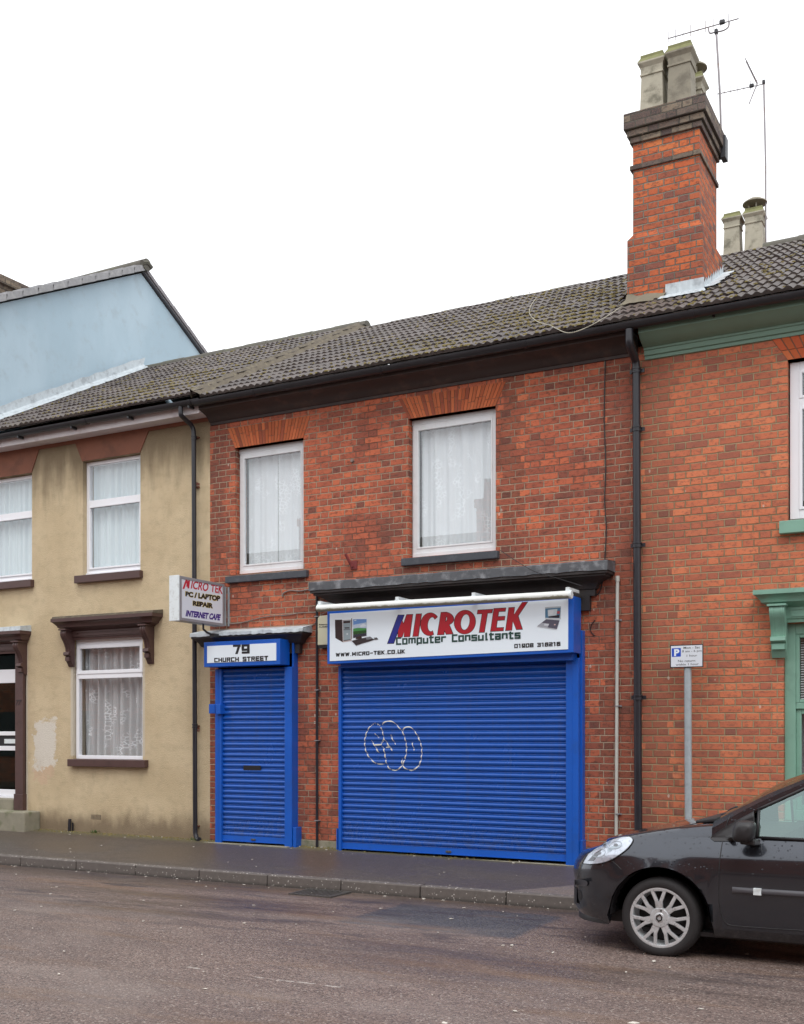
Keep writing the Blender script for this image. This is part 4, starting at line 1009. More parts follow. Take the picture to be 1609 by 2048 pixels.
for y_ in (969, 1458):
    b = MB(); p_ = at(397, y_); b.add([(p_.x-.03, -.004, p_.z+.035), (p_.x+.03, -.003, p_.z+.01), (p_.x+.02, -.004, p_.z-.04), (p_.x-.035, -.003, p_.z-.03)], [(0, 1, 2, 3)])
    b.build('render_chip', M['brick_shop'], th)
# airbrick, capped stub, number
b = MB(); ax0, ax1, az0, az1 = fx(182), fx(203), fz(192, 1639), fz(192, 1629)
for i in range(9):
    for j in range(4):
        xx = ax0 + (ax1-ax0)*(i+.5)/9 ; zz = az0 + (az1-az0)*(j+.5)/4; b.box(xx-.005, xx+.005, -.003, 0, zz-.005, zz+.005)
b.build('air_brick', M['txt_black'], th)
b = MB(); p_ = at(138, 1655, -.06); b.tube([(p_.x, -.05, zwall(p_.x)-.02), (p_.x, -.04, fz(138, 1638, -.05))], .022, 10); b.box(p_.x+.03, p_.x+.05, -.03, -.02, zwall(p_.x), zwall(p_.x)+.12); b.build('pipe_stub', M['black_pipe'], th)

# ================================================================== RIGHT HOUSE
rh = thing('brick_house', (-1.0, 0, .2), 'orange red brick house with sage green window hood and eaves', 'house')
RW1 = (fx(1575.5), fx(1575.5) + 1.0, fz(1590, 1042), fz(1590, 718))
RW2 = (fx(1567.5), fx(1567.5) + 1.02, .75, fz(1590, 1246))
RX = 2.9
RW3 = (1.1, 2.1, RW1[2], RW1[3]); RD = (1.2, 2.1, .2, 2.5)
b = MB(); wall_holes(b, XR, RX, -.2, 5.72, [RW1, RW2, RW3, RD]); house_shell(b, XR, RX, 5.75, ZRD)
b.build('wall', M['brick_right'], rh, recalc=False)
for w_ in (RW1, RW3):
    b = MB(); b.cur = (.26, .13, .08)
    xt0, xt1 = w_[0] - .20, w_[1] + .20; zt = w_[3] + .30
    b.hexa([(w_[0], -.002, w_[3]), (w_[1], -.002, w_[3]), (w_[1], .1, w_[3]), (w_[0], .1, w_[3]), (xt0, -.002, zt), (xt1, -.002, zt), (xt1, .1, zt), (xt0, .1, zt)])
    voussoirs(b, w_[0], w_[1], w_[3], xt0, xt1, zt, 0, 15, 4, [(.60, .13, .04), (.66, .17, .06), (.55, .11, .04)])
    b.build('brick_arch', M['attr'], rh)
    x0, x1, z0, z1 = w_; Yf = .07; ztr = z1 - .42
    b = MB(); win_frame(b, x0+.012, x1-.012, z0+.03, z1-.012, Yf, .09, .08); b.box(x0+.1, x1-.1, Yf-.003, Yf+.08, ztr-.04, ztr+.04); bead(b, x0+.10, x1-.10, ztr+.04, z1-.10, Yf+.002, .03); bead(b, x0+.10, x1-.10, z0+.12, ztr-.04, Yf+.002, .03)
    f_ = b.build('window', M['white_upvc'], rh, bevel=.005); pane(x0+.11, x1-.11, z0+.12, z1-.11, Yf+.02, f_)
    curtain(x0+.2, x1-.05, z0+.04, z1-.05, Yf+.2, M['lace'], f_, 41, .01, 4); room(x0+.01, x1-.01, z0, z1, Yf+.081, f_)
    b = MB(); b.box(x0-.07, x1+.07, -.07, .07, z0-.125, z0); b.build('sill', M['green'], f_, bevel=.006)
x0, x1, z0, z1 = RW2; Yf = .06
b = MB(); win_frame(b, x0+.001, x1-.001, z0+.001, z1-.001, Yf, .105, .08)
zmr = fz(1600, 1412, .09)
b.box(x0+.106, x1-.106, Yf+.012, Yf+.075, zmr-.03, zmr+.03); win_frame(b, x0+.106, x1-.106, zmr+.03, z1-.106, Yf+.010, .035, .05); win_frame(b, x0+.106, x1-.106, z0+.106, zmr-.03, Yf+.035, .05, .04)
f_ = b.build('window', M['green'], rh, bevel=.006)
pane(x0+.13, x1-.13, z0+.14, z1-.13, Yf+.06, f_)
b = MB(); z_ = z1 - .14
while z_ > zmr: b.hexa([(x0+.14, Yf+.10, z_), (x1-.14, Yf+.10, z_), (x1-.14, Yf+.118, z_+.012), (x0+.14, Yf+.118, z_+.012), (x0+.14, Yf+.10, z_+.0025), (x1-.14, Yf+.10, z_+.0025), (x1-.14, Yf+.118, z_+.0145), (x0+.14, Yf+.118, z_+.0145)]); z_ -= .0245
for xx in (x0+.26, x1-.26): b.box(xx, xx+.006, Yf+.092, Yf+.095, zmr, z1-.13)
b.build('venetian_blind', M['case_white'], f_)
curtain(x0+.13, x1-.13, z0+.1, zmr, Yf+.13, lace('dark speckled net', (.24, .27, .30), .3), f_, 44, .006, 3)
room(x0+.01, x1-.01, z0, z1, Yf+.081, f_)
b = MB(); b.box(x0-.08, x1+.08, -.08, .06, z0-.11, z0); b.build('sill', M['green'], f_, bevel=.006)
hood(f_, fx(1539, -.17), x1 + .15, fz(1520, 1180, -.2), fz(1600, 1244, -.03), .17, M['green'], None, .145, .50)
b = MB(); b.box(RD[0]+.001, RD[1]-.001, .09, .14, .25, RD[3]-.001); d_ = b.build('door', M['green'], rh, bevel=.006)
b = MB(); b.box(RD[0]+.2, RD[1]-.2, .075, .089, 1.5, 2.2); b.box(RD[0]+.2, RD[1]-.2, .075, .089, .45, 1.3); b.build('door_panel', M['green'], d_, bevel=.01)
b = MB(); prof = [(-.002, 5.565), (-.02, 5.565), (-.02, 5.60), (-.04, 5.605), (-.045, 5.65), (-.06, 5.655), (-.062, 5.675), (-.10, 5.685), (-.14, 5.70), (-.21, 5.735), (-.25, 5.765), (-.262, 5.77), (-.262, 5.83), (-.002, 5.83)]
b.profx(prof, XR + .07, RX); b.build('eaves_cornice', M['green_dull'], rh, smooth='auto')
b = MB(); p_ = at(1428, 632, -.27); b.lathe([(0, -.02), (.014, -.02), (.014, .02)], (p_.x, -.27, p_.z), 'Y', 8); b.build('bolt', M['black_gutter'], rh)
rr_ = tile_roof('roof', XR + .001, RX, rh, 0, .02, 14)
ridge('ridge_tiles', -2.80, RX, rr_, .0, .10)
roof_moss(rr_, XR, RX - .2, 520, 27, dens=lambda X, c: .15 + .5 * (X < -2.0) * (c < 9))
for xq in (1590, ): pass
# dark header course over the hood
# ------------------------------------------------ big chimney stack on the party wall
sx0, sx1, sy0, sy1 = -3.63, -2.89, .66, 1.50
ch = MB(); ch.box(sx0-.06, sx1+.04, sy0-.02, sy1+.12, 6.0, 7.16); ch.hexa([(sx0-.06, sy0-.02, 7.16), (sx1+.04, sy0-.02, 7.16), (sx1+.04, sy1+.12, 7.16), (sx0-.06, sy1+.12, 7.16), (sx0, sy0, 7.22), (sx1, sy0, 7.22), (sx1, sy1, 7.22), (sx0, sy1, 7.22)])
ch.box(sx0, sx1, sy0, sy1, 7.22, 8.24)
ch = ch.build('chimney', M['brick_stack'], rh)
b = MB(); o_ = .022; b.box(sx0-o_-.01, sx1+o_, sy0-o_, sy1+o_, 7.945, 7.995)
for z0, z1, o_ in ((8.24, 8.305, .03), (8.305, 8.38, .055), (8.38, 8.56, .085)):
    b.box(sx0-o_, sx1+o_, sy0-o_, sy1+o_, z0 + .0005, z1)
b.build('corbelled_cap', M['brick_blue'], ch, bevel=.006)
def pot(x0, y0, w_, h, z, mat, parent, rim='pot_mossy', ta=.014):
    b = MB()
    def ring(e, z): return [(x0-e, y0-e, z), (x0+w_+e, y0-e, z), (x0+w_+e, y0+w_+e, z), (x0-e, y0+w_+e, z)]
    P = [(0, 0), (-ta, .66), (-ta+.012, .665), (-ta+.012, .69), (-ta+.004, .70), (-ta+.008, .80), (.022, .86), (.022, .885)]
    R2 = [(.022, .885), (.0, .94), (-.006, .955), (-.006, 1.0), (-.045, 1.0), (-.045, .75)]
    b.grid([ring(e, z + t * h) + [ring(e, z + t * h)[0]] for e, t in P]); o = b.build('chimney_pot', mat, parent, recalc=False)
    b = MB(); b.grid([ring(e, z + t * h) + [ring(e, z + t * h)[0]] for e, t in R2]); b.build('pot_rim', M[rim], parent, recalc=False)
    b = MB(); b.add(ring(-.04, z + h * .8), [(0, 1, 2, 3)]); 
    return o
pot(-3.57, .72, .265, .69, 8.56, M['pot'], ch)
pot(-3.255, .70, .265, .70, 8.56, M['pot_dark'], ch)
pot(-3.53, 1.17, .24, .62, 8.56, M['pot_dark'], ch)
pot(-3.22, 1.17, .24, .60, 8.56, M['pot'], ch)
def cowl(x, y, z, parent, r=.135):
    b = MB(); b.lathe([(0, .16), (r*.5, .155), (r, .10), (r*1.02, .085), (r*.95, .085), (r*.4, .06), (0, .055)], (x, y, z), 'Z', 20)
    for a in range(4): b.tube([(x+math.cos(a*1.57+.4)*.08, y+math.sin(a*1.57+.4)*.08, z-.05), (x+math.cos(a*1.57+.4)*.085, y+math.sin(a*1.57+.4)*.085, z+.10)], .012, 6)
    return b.build('cowl', M['pot_dark'], parent, smooth='auto')
cowl(-3.09, 1.30, 9.18, ch)
b = MB(); b.hexa([(sx0+.02, sy0+.02, 8.56), (sx1-.02, sy0+.02, 8.56), (sx1-.02, sy1-.02, 8.56), (sx0+.02, sy1-.02, 8.56), (sx0+.1, sy0+.08, 8.60), (sx1-.1, sy0+.08, 8.60), (sx1-.1, sy1-.08, 8.60), (sx0+.1, sy1-.08, 8.60)]); b.build('flaunching', M['concrete_pale'], ch)
# lead apron, stepped side flashing, cement fillet
b = MB(); yf = sy0 - .02; za = zroof(yf)
xl_ = onroof(1318, 597).x
b.grid([[(xl_ + (sx1+.06-xl_)*i/14, yf-.012 - .004*(i % 2), za+.17) for i in range(15)], [(xl_ + (sx1+.06-xl_)*i/14, yf-.014 - .006*(i % 2), za+.05) for i in range(15)], [(xl_-.03 + (sx1+.12-xl_)*i/14, yf-.11, zroof(yf-.11, .066)) for i in range(15)], [(xl_-.05 + (sx1+.16-xl_)*i/14, yf-.16 + .01*(i % 2), zroof(yf-.16, .05)) for i in range(15)]])
xs_ = sx1 + .055; n_ = 8
for i in range(n_):
    ya, yb = yf + (sy1+.10-yf)*i/n_, yf + (sy1+.10-yf)*(i+1)/n_
    b.add([(xs_, ya, zroof(ya)+.02), (xs_, yb, zroof(yb)+.02), (xs_, yb, zroof(yb)+.16), (xs_, ya, zroof(ya)+.11)], [(0, 1, 2, 3)])
    b.add([(xs_, ya, zroof(ya, .065)), (xs_, yb, zroof(yb, .065)), (xs_+.13, yb, zroof(yb, .066)), (xs_+.10+.04*(i % 2), ya, zroof(ya, .066))], [(0, 1, 2, 3)])
b.build('lead_flashing', M['lead'], ch, recalc=False)
b = MB(); random.seed(2)
b.grid([[(sx0-.065 + (xl_-sx0+.08)*i/8, yf-.006, za+.13-.006*i + random.uniform(-.012, .012)) for i in range(9)], [(sx0-.07 + (xl_-sx0+.08)*i/8, yf-.03, za+.075) for i in range(9)], [(sx0-.13 + (xl_-sx0+.12)*i/8, yf-.10 + random.uniform(-.03, .03), zroof(yf-.10, .05)) for i in range(9)]])
b.grid([[(sx0-.062, yf + .16*i, zroof(yf+.16*i)+.16) for i in range(7)], [(sx0-.17 + random.uniform(-.02, .02), yf - .03 + .16*i, zroof(yf+.16*i, .05)) for i in range(7)]])
b.build('cement_fillet', M['concrete_pale'], ch, smooth=True, recalc=False)
# rear stack beyond the ridge
c2 = MB(); c2.box(-3.62, -2.6, 4.35, 5.1, 6.5, 8.22); c2 = c2.build('rear_chimney', M['brick_stack'], rh)
pot(fx(1443.5, 4.4)+.01, 4.45, .235, .62, fz(1465, 424, 4.45) - .62, M['pot'], c2); pot(fx(1488, 4.4), 4.42, .25, .64, fz(1510, 415, 4.45) - .64, M['pot'], c2)
cowl(fx(1510, 4.53), 4.54, fz(1510, 418, 4.5), c2, .165)

# ================================================================== BLUE-GREY GABLE HOUSE
gh = thing('gabled_house', (-16.5, 0, .25), 'taller house with pale blue grey rendered gable end behind the tan house', 'house')
YG, ZG = 4.27, 10.15; pk = atx(285, 537, XL); YG, ZG = pk.y, pk.z
lo_ = atx(0, 598, XL); kf = (ZG - lo_.z) / (YG - lo_.y); hi_ = atx(412, 712, XL); kb = (ZG - hi_.z) / (hi_.y - YG)
zf0 = ZG - kf * (YG + .3)
b = MB(); yb_ = 8.6
b.prism([(XL-.03, 0, -.2), (XL-.03, yb_, -.2), (XL-.03, yb_, ZG-kb*(yb_-YG)-.07), (XL-.03, YG, ZG-.08), (XL-.03, 0, ZG-kf*YG-.07)], (-6, 0, 0))
b.build('gable_wall', M['gable'], gh)
b = MB(); 
for k_, ya, yb2 in ((kf, -.3, YG), (-kb, YG, yb_+.25)):
    za = ZG - kf*(YG-ya) if k_ > 0 else ZG; zb3 = ZG if k_ > 0 else ZG - kb*(yb2-YG)
    b.hexa([(XL-6.1, ya, za-.06), (XL+.03, ya, za-.05), (XL+.03, yb2, zb3-.05), (XL-6.1, yb2, zb3-.06), (XL-6.1, ya, za+.035), (XL+.03, ya, za+.035), (XL+.03, yb2, zb3+.035), (XL-6.1, yb2, zb3+.035)])
g_rf = b.build('roof', plain('grey slate', (.13, .125, .135), .6, vary=.3, scale=10), gh)
b = MB(); random.seed(4); n_ = 13
for i in range(n_):
    ya = -.3 + (YG + .3) * i / n_; yb2 = -.3 + (YG + .3) * (i + 1) / n_; za, zb3 = ZG - kf*(YG-ya), ZG - kf*(YG-yb2)
    b.hexa([(XL-.12, ya, za+.025), (XL+.10, ya, za-.04), (XL+.10, yb2, zb3-.05), (XL-.12, yb2, zb3+.03), (XL-.12, ya, za+.09), (XL+.10, ya, za+.09), (XL+.10, yb2+.02, zb3+.055), (XL-.12, yb2+.02, zb3+.055)])
b.build('verge_tiles', plain('verge capping', (.30, .30, .31), .8, vary=.35, scale=12, bump=.4, dirt=((.45, .45, .44), 10, .6)), gh)
b = MB(); n_ = 12
for i in range(n_):
    ya = YG + (yb_+.25-YG) * i / n_; yb2 = YG + (yb_+.25-YG) * (i+1) / n_; za, zb3 = ZG - kb*(ya-YG), ZG - kb*(yb2-YG)
    b.hexa([(XL-.1, ya, za+.03), (XL+.05, ya, za-.01), (XL+.05, yb2, zb3-.01), (XL-.1, yb2, zb3+.03), (XL-.1, ya, za+.07), (XL+.05, ya, za+.07), (XL+.05, yb2, zb3+.055), (XL-.1, yb2, zb3+.055)])
b.build('rear_verge', plain('grey verge tile', (.24, .225, .235), .7, vary=.3, scale=12), gh)
b = MB(); b.tube([(XL+.10, YG-.12, ZG+.045), (XL+.10, YG, ZG+.09), (XL+.10, YG+.12, ZG+.03)], .05, 8); b.tube([(XL-6, YG, ZG+.045), (XL+.12, YG, ZG+.045)], .11, 12); b.build('ridge_tiles', M['ridge'], gh, smooth='auto')
cp = atx(15, 563, XL-1.3); X_ = XL - 1.6
cc = MB(); cp.z -= .10
cc.box(X_-.2, X_+.55, cp.y-.6, cp.y+.35, 8, cp.z-.12); cc.box(X_-.27, X_+.62, cp.y-.67, cp.y+.42, cp.z-.12, cp.z-.03); cc.box(X_-.22, X_+.57, cp.y-.62, cp.y+.37, cp.z-.03, cp.z+.04)
cc.build('chimney', M['brick_blue'], gh)

# ================================================================== AERIALS
def aerial(label, base, top, b0, b1, nel, reflector, parentless=True, coil=.9):
    a = thing('tv_aerial', base, label, 'aerial', 'tv aerials on the chimney stacks')
    b = MB(); b.tube([base, base + (top-base)*.5 + Vector((.012, 0, 0)), top], .0125, 8); m = b.build('mast', M['alu'], a, smooth='auto')
    b = MB(); b.tube([b0, b1], .007, 6)
    d_ = (b1 - b0)
    for i in range(nel):
        p_ = b0 + d_ * (i / (nel - 1)) * .86
        b.tube([p_ + Vector((0, 0, -.05)), p_ + Vector((0, 0, .085))], .0045, 5)
    b.build('boom', M['alu'], a)
    b = MB(); p_ = b0 + d_ * coil; b.box(p_.x-.032, p_.x+.032, p_.y-.02, p_.y+.02, p_.z-.012, p_.z+.038); b.build('dipole_box', M['alu_dark'], a, bevel=.012)
    b = MB(); b.box(top.x-.02, top.x+.02, top.y-.025, top.y+.025, top.z-.03, top.z+.025); b.build('clamp', M['alu_dark'], a, bevel=.01)
    return a
Ya = 1.56
A1 = aerial('tall tv aerial strapped to the back corner of the big brick chimney', at(1444, 318, Ya), at(1433, 63, Ya), at(1337, 77, Ya), at(1478, 37, Ya), 9, False, coil=.77)
b = MB(); b.tube([at(x, y, Ya) for x, y in crv([(1417, 54), (1420, 66), (1432, 64), (1447, 61), (1457, 54), (1459, 43)], 5)], .009, 6); b.build('cradle_arm', M['alu'], A1, smooth=True)
b = MB(); b.box(sx1+.05, sx1+.11, Ya-.10, Ya+.04, 8.26, 8.52); b.box(sx1-.1, sx1+.10, Ya-.005, Ya+.03, 8.30, 8.33); b.build('bracket', M['alu_dark'], A1, bevel=.006)
Yb_ = 4.55
A2 = aerial('shorter tv aerial with v shaped reflector on a mast by the far chimney pots', at(1532, 492, Yb_), at(1528, 164, Yb_), at(1436, 188, Yb_), at(1528, 168, Yb_), 7, True, coil=.74)
b = MB(); p_ = at(1515, 167, Yb_)
b.tube([at(1493, 122, Yb_-.1), p_], .012, 6); b.tube([p_, at(1499, 207, Yb_-.1)], .009, 6)
for i in range(7):
    q_ = at(1493, 122, Yb_-.1).lerp(p_, i / 8 + .05); b.tube([q_ + Vector((0, -.10, 0)), q_ + Vector((0, .14, 0))], .007, 5)
b.build('reflector', M['alu'], A2)

# ================================================================== SIGNS
def quad_map(q):
    tl, tr, bl, br = [Vector(p) for p in q]
    return lambda s, t: (bl * (1-s) + br * s) * (1-t) + (tl * (1-s) + tr * s) * t
def text_mb(txt, qm, nrm, lift, off=.0, shear=0, b=None, size=1, sp=1.0):
    cu = bpy.data.curves.new('t', 'FONT'); cu.body = txt; cu.offset = off; cu.shear = shear; cu.space_character = sp; cu.resolution_u = 4
    o = bpy.data.objects.new('t', cu); C.objects.link(o)
    dg_ = bpy.context.evaluated_depsgraph_get(); dg_.update(); me = bpy.data.meshes.new_from_object(o.evaluated_get(dg_))
    vs = [v.co.copy() for v in me.vertices]; fs = [list(p.vertices) for p in me.polygons]
    x0, x1 = min(v.x for v in vs), max(v.x for v in vs); y0, y1 = min(v.y for v in vs), max(v.y for v in vs)
    b = b or MB(); b.add([qm((v.x-x0)/(x1-x0), (v.y-y0)/(y1-y0)) + nrm * lift for v in vs], fs)
    bpy.data.objects.remove(o); bpy.data.curves.remove(cu); bpy.data.meshes.remove(me)
    return b
# square stencil-like alphabet: strokes on a 0..1 box (x0,y0,x1,y1)
G = {'C': [(0,0,0,1), (0,1,1,1), (0,0,1,0)], 'H': [(0,0,0,1), (1,0,1,1), (0,.5,1,.5)], 'U': [(0,0,0,1), (1,0,1,1), (0,0,1,0)],
     'R': [(0,0,0,1), (0,1,.9,1), (.95,1,.95,.5), (0,.48,.9,.48), (.6,.48,1,0)], 'S': [(0,1,1,1), (0,1,0,.52), (0,.5,1,.5), (1,.5,1,0), (0,0,1,0)],
     'T': [(0,1,1,1), (.5,1,.5,0)], 'E': [(0,0,0,1), (0,1,1,1), (0,.5,.9,.5), (0,0,1,0)], 'W': [(0,1,.22,0), (.22,0,.5,.9), (.5,.9,.75,0), (.75,0,1,1)],
     'M': [(0,0,0,1), (1,0,1,1), (0,1,.5,.2), (.5,.2,1,1)], 'I': [(.5,0,.5,1)], 'O': [(0,0,0,1), (1,0,1,1), (0,0,1,0), (0,1,1,1)],
     'K': [(0,0,0,1), (.15,.5,1,1), (.3,.55,1,0)], '.': [(.5,0,.5,.14)], '-': [(.1,.5,.9,.5)], '0': [(0,0,0,1), (1,0,1,1), (0,0,1,0), (0,1,1,1)],
     '1': [(.6,0,.6,1), (.1,1,.6,1)], '9': [(0,.45,0,1), (0,1,1,1), (0,.42,1,.42), (1,0,1,1), (0,0,1,0)], '8': [(0,0,0,1), (1,0,1,1), (0,0,1,0), (0,1,1,1), (0,.5,1,.5)],
     '3': [(1,0,1,1), (0,0,1,0), (0,1,1,1), (.2,.5,1,.5)], '6': [(0,0,0,1), (0,1,1,1), (0,.55,1,.55), (1,0,1,.55), (0,0,1,0)], '2': [(0,1,1,1), (1,1,1,.5), (0,.5,1,.5), (0,.5,0,0), (0,0,1,0)],
     '7': [(0,1,1,1), (1,1,.35,0)], 'o': [(0,0,0,.7), (1,0,1,.7), (0,0,1,0), (0,.7,1,.7)], 'm': [(0,0,0,.7), (0,.7,1,.7), (.5,0,.5,.7), (1,0,1,.7)],
     'p': [(0,-.28,0,.7), (0,.7,1,.7), (1,.7,1,0), (0,0,1,0)], 'u': [(0,0,0,.7), (1,0,1,.7), (0,0,1,0)], 't': [(.3,0,.3,1), (0,.72,.95,.72), (.3,0,.95,0)],
     'e': [(0,0,0,.7), (0,.7,1,.7), (1,.7,1,.38), (0,.36,1,.36), (0,0,1,0)], 'r': [(0,0,0,.7), (0,.68,1,.68)], 'n': [(0,0,0,.7), (0,.7,1,.7), (1,0,1,.7)],
     's': [(0,.7,1,.7), (0,.7,0,.38), (0,.36,1,.36), (1,.36,1,0), (0,0,1,0)], 'l': [(.4,0,.4,1), (.4,0,.8,0)], 'a': [(0,.7,1,.7), (1,0,1,.7), (0,0,1,0), (0,0,0,.36), (0,.36,1,.36)]}
def block_mb(txt, qm, nrm, lift, tv=.19, thz=.115, wmap=None, gap=.30, b=None, shear=0):
    b = b or MB(); ws = [{'.': .25, '-': .8, ' ': .55, 'I': .22, '1': .62, 'W': 1.25, 'm': 1.35, 'M': 1.05, 'l': .4, 't': .72, 'r': .75}.get(c_, .88) for c_ in txt]
    tot = sum(ws) + gap * (len(txt) - 1); x = 0; e = 0
    lo, hi = -.0, 1.0
    if any(c_ in 'p' for c_ in txt): lo = -.28
    for c_, w_ in zip(txt, ws):
        for (xa, ya, xb, yb) in G.get(c_, []):
            a_ = Vector((x + xa * w_, ya)); c2_ = Vector((x + xb * w_, yb)); d_ = c2_ - a_; L = d_.length
            if L < 1e-6: continue
            horiz = abs(d_.y) < abs(d_.x) * .4; h = thz if horiz else tv
            # keep inside the box
            a_.y = min(max(a_.y, lo + thz), hi - thz) if horiz else a_.y; c2_.y = min(max(c2_.y, lo + thz), hi - thz) if horiz else c2_.y
            d_ = (c2_ - a_).normalized()
            if horiz: a_ -= d_ * tv * (.9); c2_ += d_ * tv * (.9)
            q_ = Vector((-d_.y, d_.x)) * h
            if not horiz: q_ = Vector((h, 0))
            P4 = [a_ - q_, a_ + q_, c2_ + q_, c2_ - q_]
            P4 = [Vector((p.x + p.y * shear, p.y)) for p in P4]
            b.add([qm((p.x + tv) / (tot + 2*tv), (min(max(p.y, lo), hi) - lo) / (hi - lo)) + nrm * (lift + e) for p in P4], [(0, 1, 2, 3)]); e += .00006
        x += w_ + gap
    return b
NF = Vector((0, -1, 0))
def pq(tl, tr, bl, br, Y): return quad_map([at(*p, Y) for p in (tl, tr, bl, br)])
# --- shop sign
YF = -.34
ssn = thing('shop_sign', (-5.8, -.2, 2.6), 'long white computer shop sign in a blue box over the wide shutter', 'shop sign')
xl, xr = fx(655, YF), fx(1147.5, YF)
ztl, zbl, zbr = fz(655, 1222, YF), fz(655, 1328, YF), fz(1147.5, 1304.7, YF)
ztr_ = ztl
b = MB(); b.hexa([(xl, YF, zbl), (xr, YF, zbr), (xr, -.10, zbr), (xl, -.10, zbl), (xl, YF, ztl), (xr, YF, ztr_), (xr, -.10, ztr_), (xl, -.10, ztl)])
b.box(xl+.12, xr-.05, -.24, -.09, (zbl+zbr)/2-.06, (zbl+zbr)/2 + .02)
b.build('sign_box', M['blue'], ssn, bevel=.004)
b = MB(); b.box(xl+.004, xr-.004, YF+.006, -.062, ztl+.0005, ztl+.014); b.build('top_bounce_cover', M['black_cornice'], ssn)  # added black cover, keeps blue bounce light off the cornice above
pA = [(660.5, 1227.5), (1137, 1197.8), (660.5, 1322.3), (1137, 1298.5)]
Q = [at(*p, YF) for p in pA]
b = MB(); b.prism([Q[2], Q[3], Q[1], Q[0]], (0, -.006, 0)); b.build('sign_panel', M['sign_white'], ssn)
YP = YF - .006
S1 = lambda l, x0, y0, s: [(x0 + x * s, y0 + y * s) for x, y in l]
s_ = 160 / 1609
def ppoly(b, pts, lift, Y=YP): 
    v = [at(x, y, Y) + NF * lift for x, y in pts]; b.add(v, [list(range(len(v)))])
def ell(cx, cy, rx, ry, rot, a0, a1, n=24):
    o = []
    for i in range(n + 1):
        a = R(a0 + (a1 - a0) * i / n); x, y = rx * math.cos(a), ry * math.sin(a); o.append((cx + x * math.cos(rot) - y * math.sin(rot), cy + x * math.sin(rot) + y * math.cos(rot)))
    return o
def strip(b, A, B, lift):      # band between two outlines of equal length
    v = [at(x, y, YP) + NF * lift for x, y in A] + [at(x, y, YP) + NF * lift for x, y in B]; n = len(A)
    b.add(v, [(i, i+1, n+i+1, n+i) for i in range(n-1)])
L1 = {'bar': [(370, 405), (490, 405), (280, 972), (155, 975)], 'M': [(445, 490), (480, 560), (545, 395), (665, 392), (605, 835), (490, 840), (490, 730), (450, 850), (365, 850), (372, 700)],
      'I': [(735, 385), (842, 380), (775, 828), (668, 832)], 'R': [(1235, 350), (1330, 346), (1290, 795), (1160, 800)]}
def oseg(pts, x0=760, y0=1190): return S1(pts, x0, y0, s_)
red, navy, edge = MB(), MB(), MB()
def offs(pts, d):
    cx_ = sum(p[0] for p in pts) / len(pts); n = len(pts); out = []
    A = sum(pts[i][0]*pts[(i+1) % n][1] - pts[(i+1) % n][0]*pts[i][1] for i in range(n)); sg = 1 if A > 0 else -1
    for i in range(n):
        p, q, r = Vector(pts[i-1]), Vector(pts[i]), Vector(pts[(i+1) % n])
        d1, d2 = (q-p).normalized(), (r-q).normalized(); n1, n2 = Vector((d1.y, -d1.x)) * sg, Vector((d2.y, -d2.x)) * sg
        m = n1 + n2; m = m / max(.35, m.dot(n1)) if m.length > 1e-6 else n1
        if m.length > 2.2: m = m.normalized() * 2.2
        out.append(tuple(q + m * d))
    return out
def letter(b, pts, x0=760, y0=1190, lift=.002, ed=True):
    P = oseg(pts, x0, y0)
    if ed: ppoly(edge, offs(P, .9), .0008)
    ppoly(b, offs(P, -.15), lift)
letter(navy, [(370, 405), (488, 405), (280, 972), (158, 975)], lift=.0026)
letter(red, [(440, 490), (478, 580), (545, 395), (662, 392), (603, 835), (490, 840), (492, 740), (450, 845), (366, 850), (372, 700)])
letter(red, [(735, 385), (840, 380), (775, 828), (668, 832)])
def ring_letter(cx, cy, rx, ry, irx, iry, icx, icy, rot, a0, a1, x0=760, cuts=None):
    n = 40; O_ = ell(cx, cy, rx, ry, rot, a0, a1, n); I_ = ell(icx, icy, irx, iry, rot, a0, a1, n)
    A, B = oseg(O_, x0), oseg(I_, x0); strip(red, A, B, .002)
    strip(edge, oseg(ell(cx, cy, rx+9, ry+9, rot, a0-(a1-a0 < 350)*3, a1+(a1-a0 < 350)*3, n), x0), oseg(ell(icx, icy, irx-9, iry-9, rot, a0-(a1-a0 < 350)*3, a1+(a1-a0 < 350)*3, n), x0), .0008)
ring_letter(1010, 588, 185, 228, 80, 150, 1042, 590, R(8), 58, 312)
# R : stem, bowl, leg
letter(red, [(1235, 352), (1345, 347), (1290, 795), (1162, 800)])
letter(red, [(1290, 600), (1395, 590), (1472, 780), (1340, 790), (1265, 640)], lift=.0021)
nb = 24
strip(edge, oseg(ell(1325, 475, 172, 135, R(8), -95, 95, nb)), oseg(ell(1320, 478, 30, 52, R(8), -95, 95, nb)), .0009)
strip(red, oseg(ell(1325, 475, 162, 126, R(8), -92, 92, nb)), oseg(ell(1316, 480, 42, 62, R(8), -92, 92, nb)), .0023)
ring_letter(305, 545, 212, 238, 92, 165, 312, 545, R(10), 0, 360, 900)
letter(red, [(568, 305), (862, 288), (850, 355), (760, 362), (695, 748), (594, 752), (655, 372), (555, 378)], 900)
letter(red, [(890, 275), (1125, 262), (1115, 325), (985, 332), (968, 435), (1108, 430), (1100, 500), (955, 510), (935, 660), (1082, 655), (1075, 718), (822, 732)], 900)
letter(red, [(1190, 258), (1303, 250), (1290, 400), (1460, 150), (1560, 145), (1375, 420), (1460, 688), (1342, 695), (1268, 520), (1245, 708), (1125, 715)], 900)
edge.build('logo_outline', M['txt_black'], ssn, recalc=False); red.build('logo_red', M['txt_red'], ssn, recalc=False); navy.build('logo_blue_bar', M['txt_navy'], ssn, recalc=False)
b = block_mb('Computer Consultants', pq((792.5, 1274.5), (1042, 1262), (792.5, 1292.5), (1042, 1279.5), YP), NF, .0012, .20, .125, gap=.55)
b.build('tagline', M['txt_green'], ssn, recalc=False)
